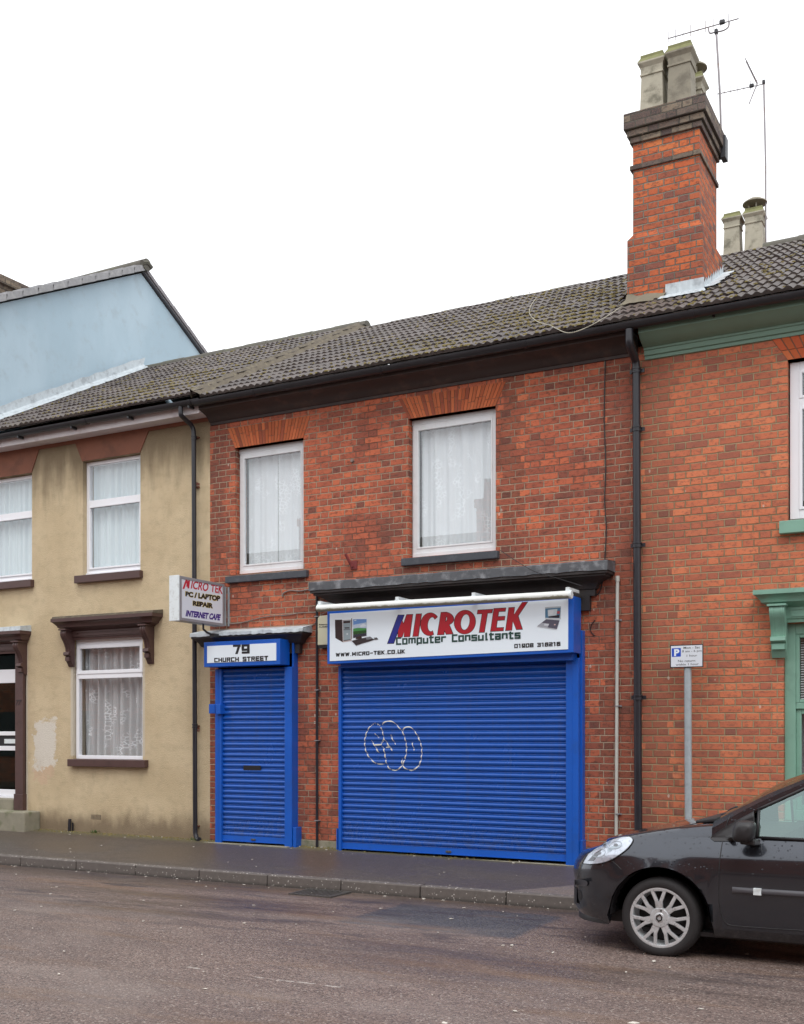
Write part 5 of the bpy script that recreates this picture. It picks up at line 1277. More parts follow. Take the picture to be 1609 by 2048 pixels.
b = block_mb('WWW.MICRO-TEK.CO.UK', pq((672, 1306), (811, 1298.5), (672, 1313.5), (811, 1306.5), YP), NF, .0012, .20, .125, gap=.55); b.build('web_address', M['txt_black'], ssn, recalc=False)
b = block_mb('01908 316216', pq((1029, 1288), (1121.5, 1283.5), (1029, 1296.5), (1121.5, 1291.5), YP), NF, .0012, .20, .125, gap=.55); b.build('phone_number', M['txt_black'], ssn, recalc=False)
def pic(name, polys, x0, y0, s, parent, Y=YP):
    b = MB()
    for i, (c_, pts) in enumerate(polys):
        b.cur = c_; ppoly(b, S1(pts, x0, y0, s), .0010 + i * .00025, Y)
    return b.build(name, M['print'], parent, recalc=False)
pic('desktop_picture', [((.030, .020, .022), [(140, 262), (335, 258), (350, 866), (150, 750)]), ((.55, .48, .48), [(345, 268), (580, 258), (590, 830), (350, 868)]),
    ((.30, .38, .42), [(362, 285), (562, 272), (562, 790), (368, 815)]), ((.03, .012, .014), [(368, 300), (550, 290), (548, 345), (368, 358)]), ((.05, .05, .055), [(400, 465), (530, 460), (530, 495), (400, 500)]), ((.03, .03, .03), [(372, 525), (560, 508), (560, 520), (372, 538)]),
    ((.025, .022, .022), [(370, 815), (565, 785), (565, 800), (370, 832)]), ((.60, .66, .70), [(450, 625), (492, 620), (492, 665), (452, 668)]), ((.04, .03, .03), [(583, 225), (602, 225), (602, 780), (590, 780)]),
    ((.16, .34, .72), [(632, 248), (990, 245), (990, 480), (632, 490)]), ((.55, .66, .82), [(632, 400), (990, 330), (990, 480), (632, 490)]), ((.75, .82, .90), [(820, 420), (905, 365), (975, 400), (980, 440), (830, 460)]), ((.70, .78, .88), [(660, 270), (720, 260), (715, 290), (665, 290)]),
    ((.06, .30, .08), [(632, 500), (760, 478), (990, 490), (990, 560), (632, 590)]), ((.018, .09, .02), [(632, 575), (990, 540), (990, 615), (632, 660)]), ((.03, .035, .055), [(632, 660), (990, 620), (990, 690), (632, 752)]),
    ((.03, .015, .015), [(705, 735), (850, 690), (870, 770), (700, 780)]), ((.035, .03, .035), [(590, 825), (980, 735), (1230, 790), (710, 950)]), ((.20, .21, .23), [(960, 735), (1090, 712), (1170, 770), (1000, 800)]), ((.10, .10, .11), [(1180, 745), (1270, 735), (1305, 790), (1230, 800)])],
    660, 1220, 120/1609, ssn)
pic('laptop_picture', [((.50, .56, .60), [(712, 345), (1030, 325), (1025, 590), (712, 585)]), ((.08, .22, .36), [(715, 375), (1028, 352), (1005, 570), (715, 560)]), ((.62, .70, .74), [(765, 400), (960, 380), (940, 520), (770, 530)]), ((.72, .76, .80), [(770, 410), (880, 400), (878, 490), (775, 495)]),
    ((.45, .07, .08), [(950, 430), (1005, 420), (1008, 475), (955, 480)]), ((.02, .02, .03), [(780, 530), (860, 520), (1000, 500), (1000, 560), (785, 558)]), ((.62, .66, .70), [(712, 560), (1020, 568), (1005, 600), (712, 590)]),
    ((.10, .10, .14), [(735, 588), (1005, 610), (950, 785), (640, 735), (560, 720)]), ((.40, .42, .47), [(645, 660), (795, 680), (760, 760), (560, 722)]), ((.65, .68, .74), [(700, 675), (795, 685), (775, 722), (690, 715)]), ((.70, .50, .48), [(895, 685), (925, 688), (920, 710), (890, 708)]), ((.55, .58, .62), [(550, 728), (950, 785), (940, 800), (552, 740)])],
    1020, 1180, 160/1609, ssn)
# light tube above the sign
lt = thing('sign_light', (-5.8, -.45, 3.0), 'long white fluorescent tube light fixed above the shop sign', 'sign light')
YT = -.46; pL, pR = at(636, 1217, YT), at(1142.5, 1189, YT); pL.z = pR.z = (pL.z + pR.z) / 2
pL.z, pR.z = at(636, 1217, YT).z, at(1142.5, 1189, YT).z
b = MB(); n_, m_ = 60, 16; rows = []
for i in range(n_+1):
    c_ = pL.lerp(pR, i / n_); rows.append([c_ + Vector((0, math.cos(a) * .042, math.sin(a) * .042)) for a in [2*math.pi*k/m_ for k in range(m_+1)]])
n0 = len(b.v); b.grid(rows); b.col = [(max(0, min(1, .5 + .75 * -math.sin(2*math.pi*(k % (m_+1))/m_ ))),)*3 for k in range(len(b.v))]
for p_ in (pL, pR): b.cur = (0, 0, 0); b.add([p_ + Vector((0, math.cos(a) * .042, math.sin(a) * .042)) for a in [2*math.pi*k/m_ for k in range(m_)]], [list(range(m_))])
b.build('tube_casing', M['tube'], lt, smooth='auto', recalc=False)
b = MB(); b.lathe([(0, .012), (.040, .012), (.047, .006), (.047, -.012), (.042, -.012)], (pR.x, pR.y, pR.z), 'X', 18); b.build('end_cap', M['case_white'], lt, smooth='auto')
for x_ in (640, 795, 948, 1136):
    b = MB(); p_ = at(x_, 1217 - (x_-636)*.0553 - 11, YT); b.hexa([(p_.x-.02, p_.y-.01, p_.z-.015), (p_.x+.02, p_.y-.01, p_.z-.015), (p_.x+.02, -.15, p_.z-.01), (p_.x-.02, -.15, p_.z-.01), (p_.x-.02, p_.y-.01, p_.z+.02), (p_.x+.02, p_.y-.01, p_.z+.02), (p_.x+.02, -.15, p_.z+.02), (p_.x-.02, -.15, p_.z+.02)])
    b.box(p_.x-.025, p_.x+.025, p_.y-.02, p_.y+.02, p_.z-.035, p_.z-.015)
    b.build('bracket_arm', M['case_white'], lt)
# --- door number sign
nsn = thing('number_sign', (-8.0, -.2, 2.5), 'small white sign reading 79 CHURCH STREET in a blue box over the narrow shutter', 'sign')
YN = -.30
xl, xr = fx(408.3, YN), fx(560.6, YN); zt, zb_2 = fz(485, 1281, YN), fz(485, 1331.5, YN)
b = MB(); b.box(xl, xr, YN, -.09, zb_2, zt); b.build('sign_box', M['blue'], nsn, bevel=.004)
b = MB(); b.box(xl+.055, xr-.055, YN-.005, YN, zb_2+.05, zt-.05); b.build('sign_panel', M['sign_white'], nsn)
b = block_mb('79', pq((466, 1289.5), (500, 1288.3), (467, 1308.5), (500, 1307), YN-.005), NF, .001, .21, .12, gap=.5); b.build('house_number', M['txt_black'], nsn, recalc=False)
b = block_mb('CHURCH STREET', pq((429, 1316), (537, 1311.5), (429, 1324.8), (537, 1321), YN-.005), NF, .001, .20, .125, gap=.55); b.build('street_name', M['txt_black'], nsn, recalc=False)
# --- projecting sign
XP = -8.75
psn = thing('projecting_sign', (XP, -.1, 3.2), 'boxy white MICRO TEK sign sticking out from the wall beside the tan house', 'sign')
pf0, pf1 = atx(360.5, 1197, XP), atx(449.5, 1209, XP)
y0_, y1_ = pf0.y, pf1.y; zt = (atx(360, 1153.5, XP).z + atx(449.5, 1166, XP).z)/2; zb_3 = (atx(360, 1241.5, XP).z + atx(449.5, 1251.5, XP).z)/2
th_ = .155
b = MB(); fw = .035
b.box(XP-th_, XP, y0_, y0_+fw, zb_3, zt); b.box(XP-th_, XP, y1_-fw, y1_, zb_3, zt); b.box(XP-th_, XP, y0_+fw, y1_-fw, zt-fw, zt); b.box(XP-th_, XP, y0_+fw, y1_-fw, zb_3, zb_3+fw)
b.build('frame', M['case_alu'], psn, bevel=.003)
b = MB(); b.box(XP-th_-.0, XP-.005, y0_-.018, y0_, zb_3-.005, zt+.008); b.build('end_plate', M['case_white'], psn, bevel=.004)
b = MB(); b.box(XP-th_+.006, XP-.006, y0_+fw, y1_-fw, zb_3+fw, zt-fw); b.build('sign_face', M['sign_grey'], psn)
XT = XP - .006; NX = Vector((1, 0, 0))
def xq(tl, tr, bl, br): return quad_map([atx(*p, XT) for p in (tl, tr, bl, br)])
e_ = 140/1609; e = lambda x, y: (330 + x*e_, 1140 + y*e_)
def xpoly(b, pts, l=.001): b.add([atx(*e(*p), XT) + NX * l for p in pts], [list(range(len(pts)))])
b = MB(); xpoly(b, [(480, 220), (520, 225), (450, 435), (405, 432)]); xpoly(b, [(505, 300), (545, 235), (582, 240), (560, 425), (520, 420), (520, 330), (500, 385), (490, 400)], .0013); xpoly(b, [(490, 230), (525, 232), (535, 400), (508, 385)], .0016)
text_mb('ICRO', xq(e(610, 245), e(1010, 300), e(595, 425), e(995, 500)), NX, .0011, .025, .12, b)
text_mb('TEK', xq(e(1062, 325), e(1335, 350), e(1060, 500), e(1330, 555)), NX, .0011, .025, .10, b)
b.build('shop_name', M['txt_red2'], psn, recalc=False)
b = MB(); text_mb('PC / LAPTOP', xq(e(468, 482), e(1282, 590), e(468, 612), e(1275, 735)), NX, .0008, .095, 0, b); text_mb('REPAIR', xq(e(638, 700), e(1120, 762), e(638, 822), e(1112, 888)), NX, .0008, .095, 0, b); b.build('gold_edging', M['txt_gold'], psn, recalc=False)
b = MB(); text_mb('PC / LAPTOP', xq(e(476, 488), e(1275, 598), e(476, 606), e(1268, 722)), NX, .0016, .055, 0, b); text_mb('REPAIR', xq(e(646, 706), e(1112, 770), e(646, 815), e(1105, 880)), NX, .0016, .055, 0, b); b.build('service_text', M['txt_black'], psn, recalc=False)
b = MB(); text_mb('INTERNET CAFE', xq(e(490, 920), e(1290, 1020), e(475, 1065), e(1270, 1165)), NX, .0012, .055, .15, b); b.build('cafe_text', M['txt_purple'], psn, recalc=False)
b = MB(); b.box(XP-.10, XP-.06, y1_+.015, 0, zt-.12, zt-.09); b.box(XP-.10, XP-.06, y1_, 0, zb_3+.06, zb_3+.09); b.box(XP-.02, XP+.0, y1_+.02, y1_+.035, zb_3+.01, zt-.03); b.box(XP-.02, XP, -.02, 0, zb_3+.01, zt-.03); b.build('wall_bracket', M['galv'], psn)
b = MB(); p_ = atx(407, 1248, XP-.07); b.tube([(XP-.07, p_.y, zb_3+.01), (XP-.07, p_.y, zb_3-.06), (XP-.05, p_.y+.05, zb_3-.10), (XP-.02, p_.y+.13, zb_3-.13)], .014, 8); b.box(XP-.05, XP+.02, p_.y+.1, p_.y+.2, zb_3-.16, zb_3-.11); b.build('stay_bracket', M['black_gutter'], psn)
# --- parking sign
kx = fx(1374, -.17)
prk = thing('parking_sign', (kx, -.17, zpave(kx, -.17)), 'small white parking hours sign on a galvanised grey post before the brick house', 'parking sign')
zt = fz(1374, 1289, -.22); zb_4 = fz(1374, 1335, -.22); xl, xr = fx(1340.3, -.22), fx(1406.9, -.22)
b = MB(); b.tube([(fx(1378, -.17), -.17, zpave(kx, -.17)-.05), (fx(1376, -.17), -.17, zb_4+.10)], .0375, 16); b.build('post', M['galv'], prk, smooth='auto')
b = MB(); b.box(xl, xr, -.215, -.209, zb_4, zt); b.build('sign_border', M['txt_black'], prk, bevel=.002)
b = MB(); b.box(xl+.010, xr-.010, -.2165, -.2155, zb_4+.010, zt-.010); b.build('sign_face', M['sign_grey'], prk)
f2 = 90/1609; e2 = lambda x, y: (1330 + x*f2, 1280 + y*f2)
YK = -.2165
b = MB(); ppoly(b, [e2(250, 298), e2(575, 285), (e2(575, 592)), e2(255, 606)], .0004, YK); b.build('blue_square', M['p_blue'], prk, recalc=False)
b = MB(); text_mb('P', quad_map([at(*e2(*p), YK) for p in ((335, 330), (525, 322), (335, 575), (525, 568))]), NF, .0010, .045, 0, b); b.build('parking_letter', M['sign_white'], prk, recalc=False)
b = MB()
for t_, q4 in (('Mon - Sat', ((672, 240), (1258, 215), (672, 322), (1255, 300))), ('8 am - 6 pm', ((622, 368), (1318, 345), (622, 470), (1318, 440))), ('1 hour', ((785, 525), (1160, 510), (785, 602), (1160, 585))), ('No return', ((475, 715), (1090, 695), (475, 795), (1090, 775))), ('within 1 hour', ((395, 845), (1215, 815), (395, 925), (1215, 890)))):
    text_mb(t_, quad_map([at(*e2(*p), YK) for p in q4]), NF, .0006, .006, 0).build('text_line', M['txt_black'], prk, recalc=False)
# --- alarm box
al = thing('alarm_box', (fx(646, -.07), -.06, 2.9), 'cream burglar alarm box on the brick partly behind the shop sign', 'alarm box')
xl, xr, zt, zb_5 = fx(635.5, -.09), fx(668, -.09), fz(646, 1231, -.09), fz(646, 1290, -.09)
b = MB(); b.prism([(xl+.03, -.09, zt), (xr-.02, -.09, zt), (xr, -.09, zt-.03), (xr, -.09, zb_5), (xl, -.09, zb_5), (xl, -.09, zt-.03)], (0, .09, 0)); b.build('alarm_case', M['cream'], al, bevel=.008)
b = MB(); b.box(xl+.01, xr-.01, -.085, 0, zb_5-.035, zb_5-.001); b.build('alarm_base', M['txt_black'], al)
b = MB(); text_mb('Response', pq((638, 1248), (660, 1247), (638, 1251.2), (660, 1250.2), -.092), NF, .001, .03, .2, b); text_mb('ALARMS', pq((638, 1252.5), (656, 1251.6), (638, 1255.5), (656, 1254.6), -.092), NF, .001, .01, 0, b); b.build('alarm_text', M['txt_black'], al, recalc=False)
# house number 77 on the brown pilaster
b = MB(); text_mb('77', quad_map([at(*p, -.062) for p in ((31.5, 1400), (44, 1399.5), (31.5, 1411), (44, 1410.5))]), NF, .002, .03, .25, b); b.build('house_number', plain('bronze numerals', (.03, .018, .02), .4), dr, recalc=False)

# ================================================================== PARKED CAR
from mathutils.bvhtree import BVHTree
YC, YNR = -2.80, -3.645
car = thing('parked_car', (-1.0, YC, 0), 'wet dark grey hatchback parked at the kerb with silver wheel trims', 'car')
def lerp_t(tab, x):
    if x <= tab[0][0]: return tab[0][1]
    for (a, va), (c_, vc) in zip(tab, tab[1:]):
        if x <= c_: t = (x - a) / (c_ - a); return va + (vc - va) * t
    return tab[-1][1]
X0c, XBc = -2.376, .62                      # where the nose and tail curves begin
WHX, WHZ, WR = fx(1319.5, -3.62), .291, .290
RWX = WHX + 2.46
AR = .372
def arch(X):
    m = 0
    for c_ in (WHX + .005, RWX):
        d_ = abs(X - c_)
        if d_ < AR: m = max(m, WHZ - .0 + math.sqrt(AR*AR - d_*d_) * 1.0)
    return m
# level: nose X, half width, z(X) table, tail X
ZB = lambda f, s, r=None: [(-2.95, f), (-2.45, f if s is None else (f+s)/2), (-2.25, s), (.5, s), (.9, r if r else s)]
fend = [(-2.80, .765), (-2.68, .80), (-2.50, .846), (-2.42, .866), (-2.3, .890), (-2.1, .926), (-1.9, .956), (-1.77, .972), (-1.6, .985), (-1.4, .99)]
LV = [(-2.93, .775, ZB(.235, .185, .24), .93), (-2.97, .815, ZB(.30, .25, .32), .95), (-2.972, .835, ZB(.42, .42, .44), .965), (-2.968, .843, ZB(.50, .52, .52), .965), (-2.982, .846, ZB(.565, .60, .60), .97),
      (-2.960, .845, ZB(.635, .655, .66), .955), (-2.925, .842, [(-2.95, .68), (-2.6, .70), (-2.3, .718), (-1.9, .720), (-1.0, .735), (.9, .76)], .94), (-2.905, .836, [(-2.95, .695), (-2.6, .728), (-2.3, .745), (-1.9, .747), (-1.0, .762), (.9, .79)], .92),
      (-2.82, .808, [(-2.85, .722), (-2.6, .768), (-2.3, .806), (-1.9, .818), (-1.4, .822), (.9, .85)], .90), (-2.70, .764, [(-2.75, .752), (-2.6, .800), (-2.45, .838), (-2.3, .858), (-1.9, .880), (-1.4, .890), (.9, .91)], .88)]
def outline(nose, W, ztab, tail, sgn=-1):
    pts = []; n = 2.8
    for k in range(27):
        ph = math.pi / 2 * k / 26; cx_ = math.cos(ph) ** (2 / n) if k < 26 else 0; sy_ = math.sin(ph) ** (2 / n)
        X = X0c - (X0c - nose) * cx_; pts.append((X, YC + sgn * W * sy_))
    X = X0c + .03
    while X < XBc: pts.append((X, YC + sgn * W)); X += .03
    for k in range(1, 15):
        ph = math.pi / 2 * (1 - k / 14); X = XBc + (tail - XBc) * math.cos(ph) ** (2 / n); pts.append((X, YC + sgn * W * max(0, math.sin(ph)) ** (2 / n)))
    return [Vector((x, y, max(lerp_t(ztab, x), arch(x) if abs(y - YC) > .5 else 0))) for x, y in pts]
def flare(v):
    for c_ in (WHX, RWX):
        d_ = math.hypot(v.x - c_, v.z - WHZ)
        if d_ < AR + .10 and v.z > .2: return .018 * (1 - max(0, d_ - AR) / .10)
    return 0
body = MB(); doors = {-1: MB(), 1: MB()}
for sgn in (-1, 1):
    rows = [outline(*l, sgn=sgn) for l in LV]
    for r in rows:
        for v in r:
            if abs(v.y - YC) > .6: v.y += sgn * flare(v)
    # lip turned into the arch
    m = len(rows[0])
    for i in range(len(rows)-1):
        for j in range(m-1):
            q_ = [rows[i][j], rows[i][j+1], rows[i+1][j+1], rows[i+1][j]]
            if (q_[0]-q_[3]).length < 1e-5 and (q_[1]-q_[2]).length < 1e-5: continue
            xm = (q_[0].x + q_[1].x) / 2
            tgt = doors[sgn] if (-1.715 < xm < -.62 and i >= 1) else body
            n0 = len(tgt.v); tgt.add(q_, [(0, 1, 2, 3)] if sgn < 0 else [(3, 2, 1, 0)])
    for c_ in (WHX + .005, RWX):
        prev = None; lip = [[], []]
        for k in range(31):
            a = math.pi * (k / 30) ; x_ = c_ + AR * math.cos(a); z_ = WHZ + AR * math.sin(a) if True else 0
            w_ = min(.84, .845)
            yv = YC + sgn * (.862 if x_ > X0c - .02 else .862 - .55 * (X0c - .02 - x_) ** 1.7)
            lip[0].append(Vector((x_, yv, z_))); lip[1].append(Vector((c_ + (AR-.012) * math.cos(a), YC + sgn * .60, WHZ + (AR-.012) * math.sin(a))))
        body.grid(lip)
bm_ = bmesh.new()
body_o = None
def weld(b, name, mat, parent, sub=False, lab=None):
    o = b.build(name, mat, parent, smooth=True, recalc=False)
    bm = bmesh.new(); bm.from_mesh(o.data); bmesh.ops.remove_doubles(bm, verts=bm.verts, dist=.0006); bmesh.ops.dissolve_degenerate(bm, edges=bm.edges, dist=.0004)
    bmesh.ops.recalc_face_normals(bm, faces=bm.faces); bm.to_mesh(o.data); bm.free()
    o.data.polygons.foreach_set('use_smooth', [True]*len(o.data.polygons))
    m = o.modifiers.new('es', 'EDGE_SPLIT'); m.split_angle = R(32)
    return o
# hood, from the top level inward to the centre line
def fz_top(X): return lerp_t(fend, X)
hd_rows = []
HW = [(.795, 0), (.775, .55), (.72, .92), (.62, 1.0), (.45, 1.0), (.22, 1.0), (0, 1.0)]
def hood_pt(X, k, sgn, top):
    # plan: nose curve at the hood lip
    w_, u_ = HW[k]; return None
XH1 = fx(1400, -3.3)
def hoodrows(sgn):
    nose = -2.70; n = 2.8; out = []
    base = outline(*LV[9], sgn=sgn)
    st = [v for v in base if v.x < -1.70]
    rows = []
    for v in st:
        W = abs(v.y - YC); row = []
        zt = fz_top(v.x)
        for k, (f_, u_) in enumerate(((1.0, 0), (.985, .45), (.955, .85), (.90, 1.0), (.75, 1.0), (.5, 1.0), (.25, 1.0), (0, 1.0))):
            crown = .014 * (1 - (f_) ** 2) if f_ < .9 else .014 * (1 - .81) * u_
            ridge_ = .006 * math.exp(-((f_ - .9) / .05) ** 2)
            xx = v.x + .0
            z = v.z + (zt - v.z) * u_ + (crown + ridge_) * min(1, W / .4)
            row.append(Vector((xx, YC + sgn * W * f_, z)))
        rows.append(row)
    return rows
hb = MB()
for sgn in (-1, 1): hb.grid(hoodrows(sgn))
# greenhouse curves (near side, mirrored for the far side)
yU = [(-1.95, .70), (-1.7, .685), (-1.2, .60), (-.9, .565), (.4, .56), (.8, .62)]
uT = [(-1.80, .990), (-1.67, 1.068), (-1.42, 1.204), (-1.2, 1.302), (-1.05, 1.345), (-.9, 1.374), (-.6, 1.405), (-.2, 1.42), (.2, 1.41), (.5, 1.375), (.70, 1.31), (.86, 1.12), (.90, .95)]
lT = [(-1.80, .885), (-1.714, .93), (-1.6, 1.026), (-1.5, 1.082), (-1.34, 1.163), (-1.185, 1.242), (-1.05, 1.283), (-.9, 1.312), (-.6, 1.345), (-.2, 1.36), (.2, 1.345), (.45, 1.30), (.62, 1.20), (.72, 1.0), (.74, .92)]
def ylean(z, X):     # tumblehome of the side glass
    return .766 - max(0, z - .89) * .42
xsG = [-1.80 + i * .06 for i in range(46)]
xsG = [x for x in xsG if x <= .90] + [.90]
for sgn in (-1, 1):
    r0 = [Vector((x, YC + sgn * (ylean(lerp_t(lT, x), x) - .0), lerp_t(lT, x))) for x in xsG]
    r1 = [Vector((x, YC + sgn * (ylean(lerp_t(lT, x), x) - .006), lerp_t(lT, x) + (lerp_t(uT, x)-lerp_t(lT, x))*.6)) for x in xsG]
    r2 = [Vector((x, YC + sgn * (ylean(lerp_t(uT, x), x) - .028), lerp_t(uT, x))) for x in xsG]
    body.grid([r0, r1, r2])
    # sail panel: hood shoulder down to the belt ahead of the mirror
    fr_ = [Vector((x, YC + sgn * .764, .89)) for x in (-1.86, -1.74, -1.62, -1.50)]
    body.grid([[Vector((x, YC + sgn * .764, .89)) for x in (-1.80, -1.74, -1.68, -1.60)], [Vector((x, YC + sgn * ylean(lerp_t(lT, x), x), lerp_t(lT, x))) for x in (-1.80, -1.74, -1.68, -1.60)]])
    # rear quarter
    body.grid([[Vector((x, YC + sgn * .764, .90)) for x in (.34, .5, .66, .80, .87)], [Vector((x, YC + sgn * (ylean(lerp_t(lT, min(x, .70)), x)), lerp_t(lT, min(x, .70)))) for x in (.30, .46, .60, .70, .80)]])
    body.box(-.42, -.34, YC + sgn*.70 - .02, YC + sgn*.70 + .02, .86, 1.34)
roofb = MB(); wsb = MB(); rwb = MB()
def across(x, n=12, bul=.035, zt=uT):
    W = ylean(lerp_t(zt, x), x) - .028
    return [Vector((x - (bul * .9 * (1 - (1 - 2*k/n)**2) if x < -.9 else 0), YC - W + 2*W*k/n, lerp_t(zt, x) + bul * (1 - (1 - 2*k/n) ** 2) * (1 if x > -1.6 else .6))) for k in range(n+1)]
roofb.grid([across(x, 12, .04) for x in (-.95, -.75, -.5, -.2, .1, .35, .5, .62, .70)])
wsb.grid([across(x, 12, .045) for x in (-1.80, -1.6, -1.4, -1.2, -1.05, -.95)])
rwb.grid([across(x, 12, .02) for x in (.70, .80, .86, .90)])
tail = [outline(*LV[9], sgn=s_2) for s_2 in (-1, 1)]
body_o = weld(body, 'body', M['car'], car)
door_o = weld(doors[-1], 'door', M['car'], car); weld(doors[1], 'door', M['car'], car)
hood_o = weld(hb, 'bonnet', M['car'], car)
weld(roofb, 'roof', M['car'], car)
weld(wsb, 'windscreen', M['glass_car'], car)
weld(rwb, 'tailgate', M['car'], car)
b = MB(); b.box(-2.45, .80, YC-.74, YC+.74, .17, .20); b.box(-2.6, .7, YC-.58, YC+.58, .20, .62); b.build('underbody', M['car_black'], car)
b = MB(); b.add([(-1.86, YC-.70, .955), (-1.86, YC+.70, .955), (-1.70, YC+.70, .90), (-1.70, YC-.70, .90)], [(0, 1, 2, 3)]); b.box(-1.72, -1.35, YC-.74, YC+.74, .70, .90); b.build('dashboard', M['car_black'], car)
b = MB(); b.hexa([(.62, YC-.79, .25), (.94, YC-.6, .25), (.94, YC+.6, .25), (.62, YC+.79, .25), (.62, YC-.79, .86), (.88, YC-.6, .90), (.88, YC+.6, .90), (.62, YC+.79, .86)]); b.build('rear_panel', M['car'], car, bevel=.03)
# ray helper onto the finished panels
allv, allf = [], []
for o in (body_o, door_o, hood_o):
    n0 = len(allv); allv += [o.data.vertices[i].co + car.location for i in range(len(o.data.vertices))]; allf += [[n0 + i for i in p.vertices] for p in o.data.polygons]
bvh = BVHTree.FromPolygons(allv, allf)
def hit(x, y, lift=.004, fallback=None):
    d_ = (at(x, y, 0) - CAM).normalized(); h = bvh.ray_cast(CAM, d_, 30)
    if h[0] is None: return at(x, y, fallback if fallback is not None else YNR)
    if fallback is None and h[0].y > YC + .2: return at(x, y, YNR)
    return h[0] - d_ * lift
def patch(name, poly, mat, parent, lift=.004, nx=26, ny=14, fb=None):
    # fills an outline on the car's skin with a conforming mesh: rows between the outline's upper and lower edges
    xs_ = [min(p[0] for p in poly) + (max(p[0] for p in poly) - min(p[0] for p in poly)) * (i / nx) for i in range(nx + 1)]
    xs_[0] += .05; xs_[-1] -= .05; cols = []
    for x in xs_:
        ys = []
        for (xa, ya), (xb, yb) in zip(poly, poly[1:] + poly[:1]):
            if (xa - x) * (xb - x) <= 0 and xa != xb: ys.append(ya + (yb - ya) * (x - xa) / (xb - xa))
        lo, hi = min(ys), max(ys); cols.append([hit(x, lo + (hi - lo) * j / ny, lift, fb) for j in range(ny + 1)])
    b = MB(); b.grid(cols); return b.build(name, mat, parent, smooth=True)
HL = crv([(1166, 1727), (1175, 1711), (1188, 1700), (1204, 1689.5), (1222, 1680), (1240, 1674.5), (1255, 1672.5), (1264, 1675), (1266, 1682), (1257, 1695), (1243, 1707), (1227, 1717.5), (1212, 1724), (1196, 1727.5), (1180, 1728.5)], 4)
hl = patch('headlamp', HL, M['lamp_inner'], car, .008, 40, 18)
inner = [(x*.985 + 1216*.015, y*.94 + 1704*.06) for x, y in HL]
b = MB(); b.tube([hit(x, y, .009) for x, y in HL[::2]] + [hit(*HL[0], .009)], .0035, 6); b.build('lamp_seal', M['car_black'], hl, smooth=True)
patch('lamp_dark_detail', [(1176, 1722), (1190, 1706), (1204, 1698), (1199, 1708), (1188, 1722)], M['car_trim'], hl, .0095, 14, 6)  # dark detail in the left part of the lamp interior
for (lx, ly, lr) in ((1198, 1706, 10.5), (1232, 1690, 9.5)):
    b = MB(); b.tube([hit(lx + lr * 1.25 * math.cos(a), ly + lr * .78 * math.sin(a) - .18 * lr * math.cos(a), .0105) for a in [2*math.pi*k/20 for k in range(21)]], .0028, 5); b.build('lamp_ring', M['galv'], hl, smooth=True)
    patch('bulb_shade', [(lx + lr * .5 * math.cos(a), ly + lr * .34 * math.sin(a)) for a in [2*math.pi*k/12 for k in range(12)]], M['car_trim'], hl, .0105, 8, 5)
patch('indicator', [(1214, 1700), (1224, 1692), (1242, 1689), (1246, 1692), (1232, 1696), (1218, 1704)], M['galv'], hl, .0095, 14, 5)
patch('lamp_lens', HL, M['glass_lamp'], hl, .014, 40, 18)
patch('bumper_strip', crv([(1149, 1760), (1160, 1758), (1173, 1761.5), (1175.5, 1765), (1175, 1770), (1171, 1772.5), (1160, 1772), (1149, 1769)], 3), M['car_trim'], car, .016, 14, 5)
def seam(pts, r=.0035, name='panel_gap'):
    c_ = crv(pts, 6); b = MB(); b.tube([hit(x, y, .0008) for x, y in c_], r, 6); return b.build(name, M['car_black'], door_o, smooth=True)
seam([(1460, 1632), (1454, 1648), (1449, 1666), (1444, 1692), (1440, 1722), (1438.5, 1755), (1438, 1790), (1440, 1815), (1444.5, 1832), (1450, 1843), (1459, 1849.5), (1480, 1852.5), (1540, 1857), (1608, 1861)])
seam([(1220, 1719), (1232, 1728), (1243, 1739)], .0025); seam([(1258, 1671.5), (1300, 1664), (1353, 1655), (1400, 1645), (1416, 1642)], .0025)
# mirror triangle, mirror
tri = patch('mirror_sail', [(1421, 1676), (1424, 1672), (1450, 1654), (1480, 1637), (1511, 1621), (1512, 1683), (1428, 1682)], M['car_black'], car, .006, 24, 10)
b = MB(); c_ = at(1489, 1663, -3.76)
rr2 = []
for i in range(13):
    a = math.pi * i / 12; ring = []
    for k in range(24):
        t = 2*math.pi*k/24; sx_ = abs(math.cos(t))**.62 * (1 if math.cos(t) > 0 else -1); sz_ = abs(math.sin(t))**.62 * (1 if math.sin(t) > 0 else -1)
        rr_2 = abs(math.sin(a))**.5; ring.append(c_ + Vector((sx_ * .074 * rr_2 + .012 * sz_, -.085 * math.cos(a), sz_ * .076 * rr_2)))
    rr2.append(ring + [ring[0]])
b.grid(rr2); mo = weld(b, 'wing_mirror', M['car_black'], car)
b = MB(); a0_ = at(1500, 1684, -3.72); b.hexa([(a0_.x-.06, -3.76, a0_.z-.015), (a0_.x+.04, -3.76, a0_.z-.02), (a0_.x+.05, -3.60, a0_.z-.03), (a0_.x-.03, -3.60, a0_.z-.03), (a0_.x-.06, -3.76, a0_.z+.02), (a0_.x+.04, -3.76, a0_.z+.02), (a0_.x+.05, -3.60, a0_.z+.01), (a0_.x-.03, -3.60, a0_.z+.01)]); b.build('mirror_arm', M['car_black'], mo, bevel=.01)
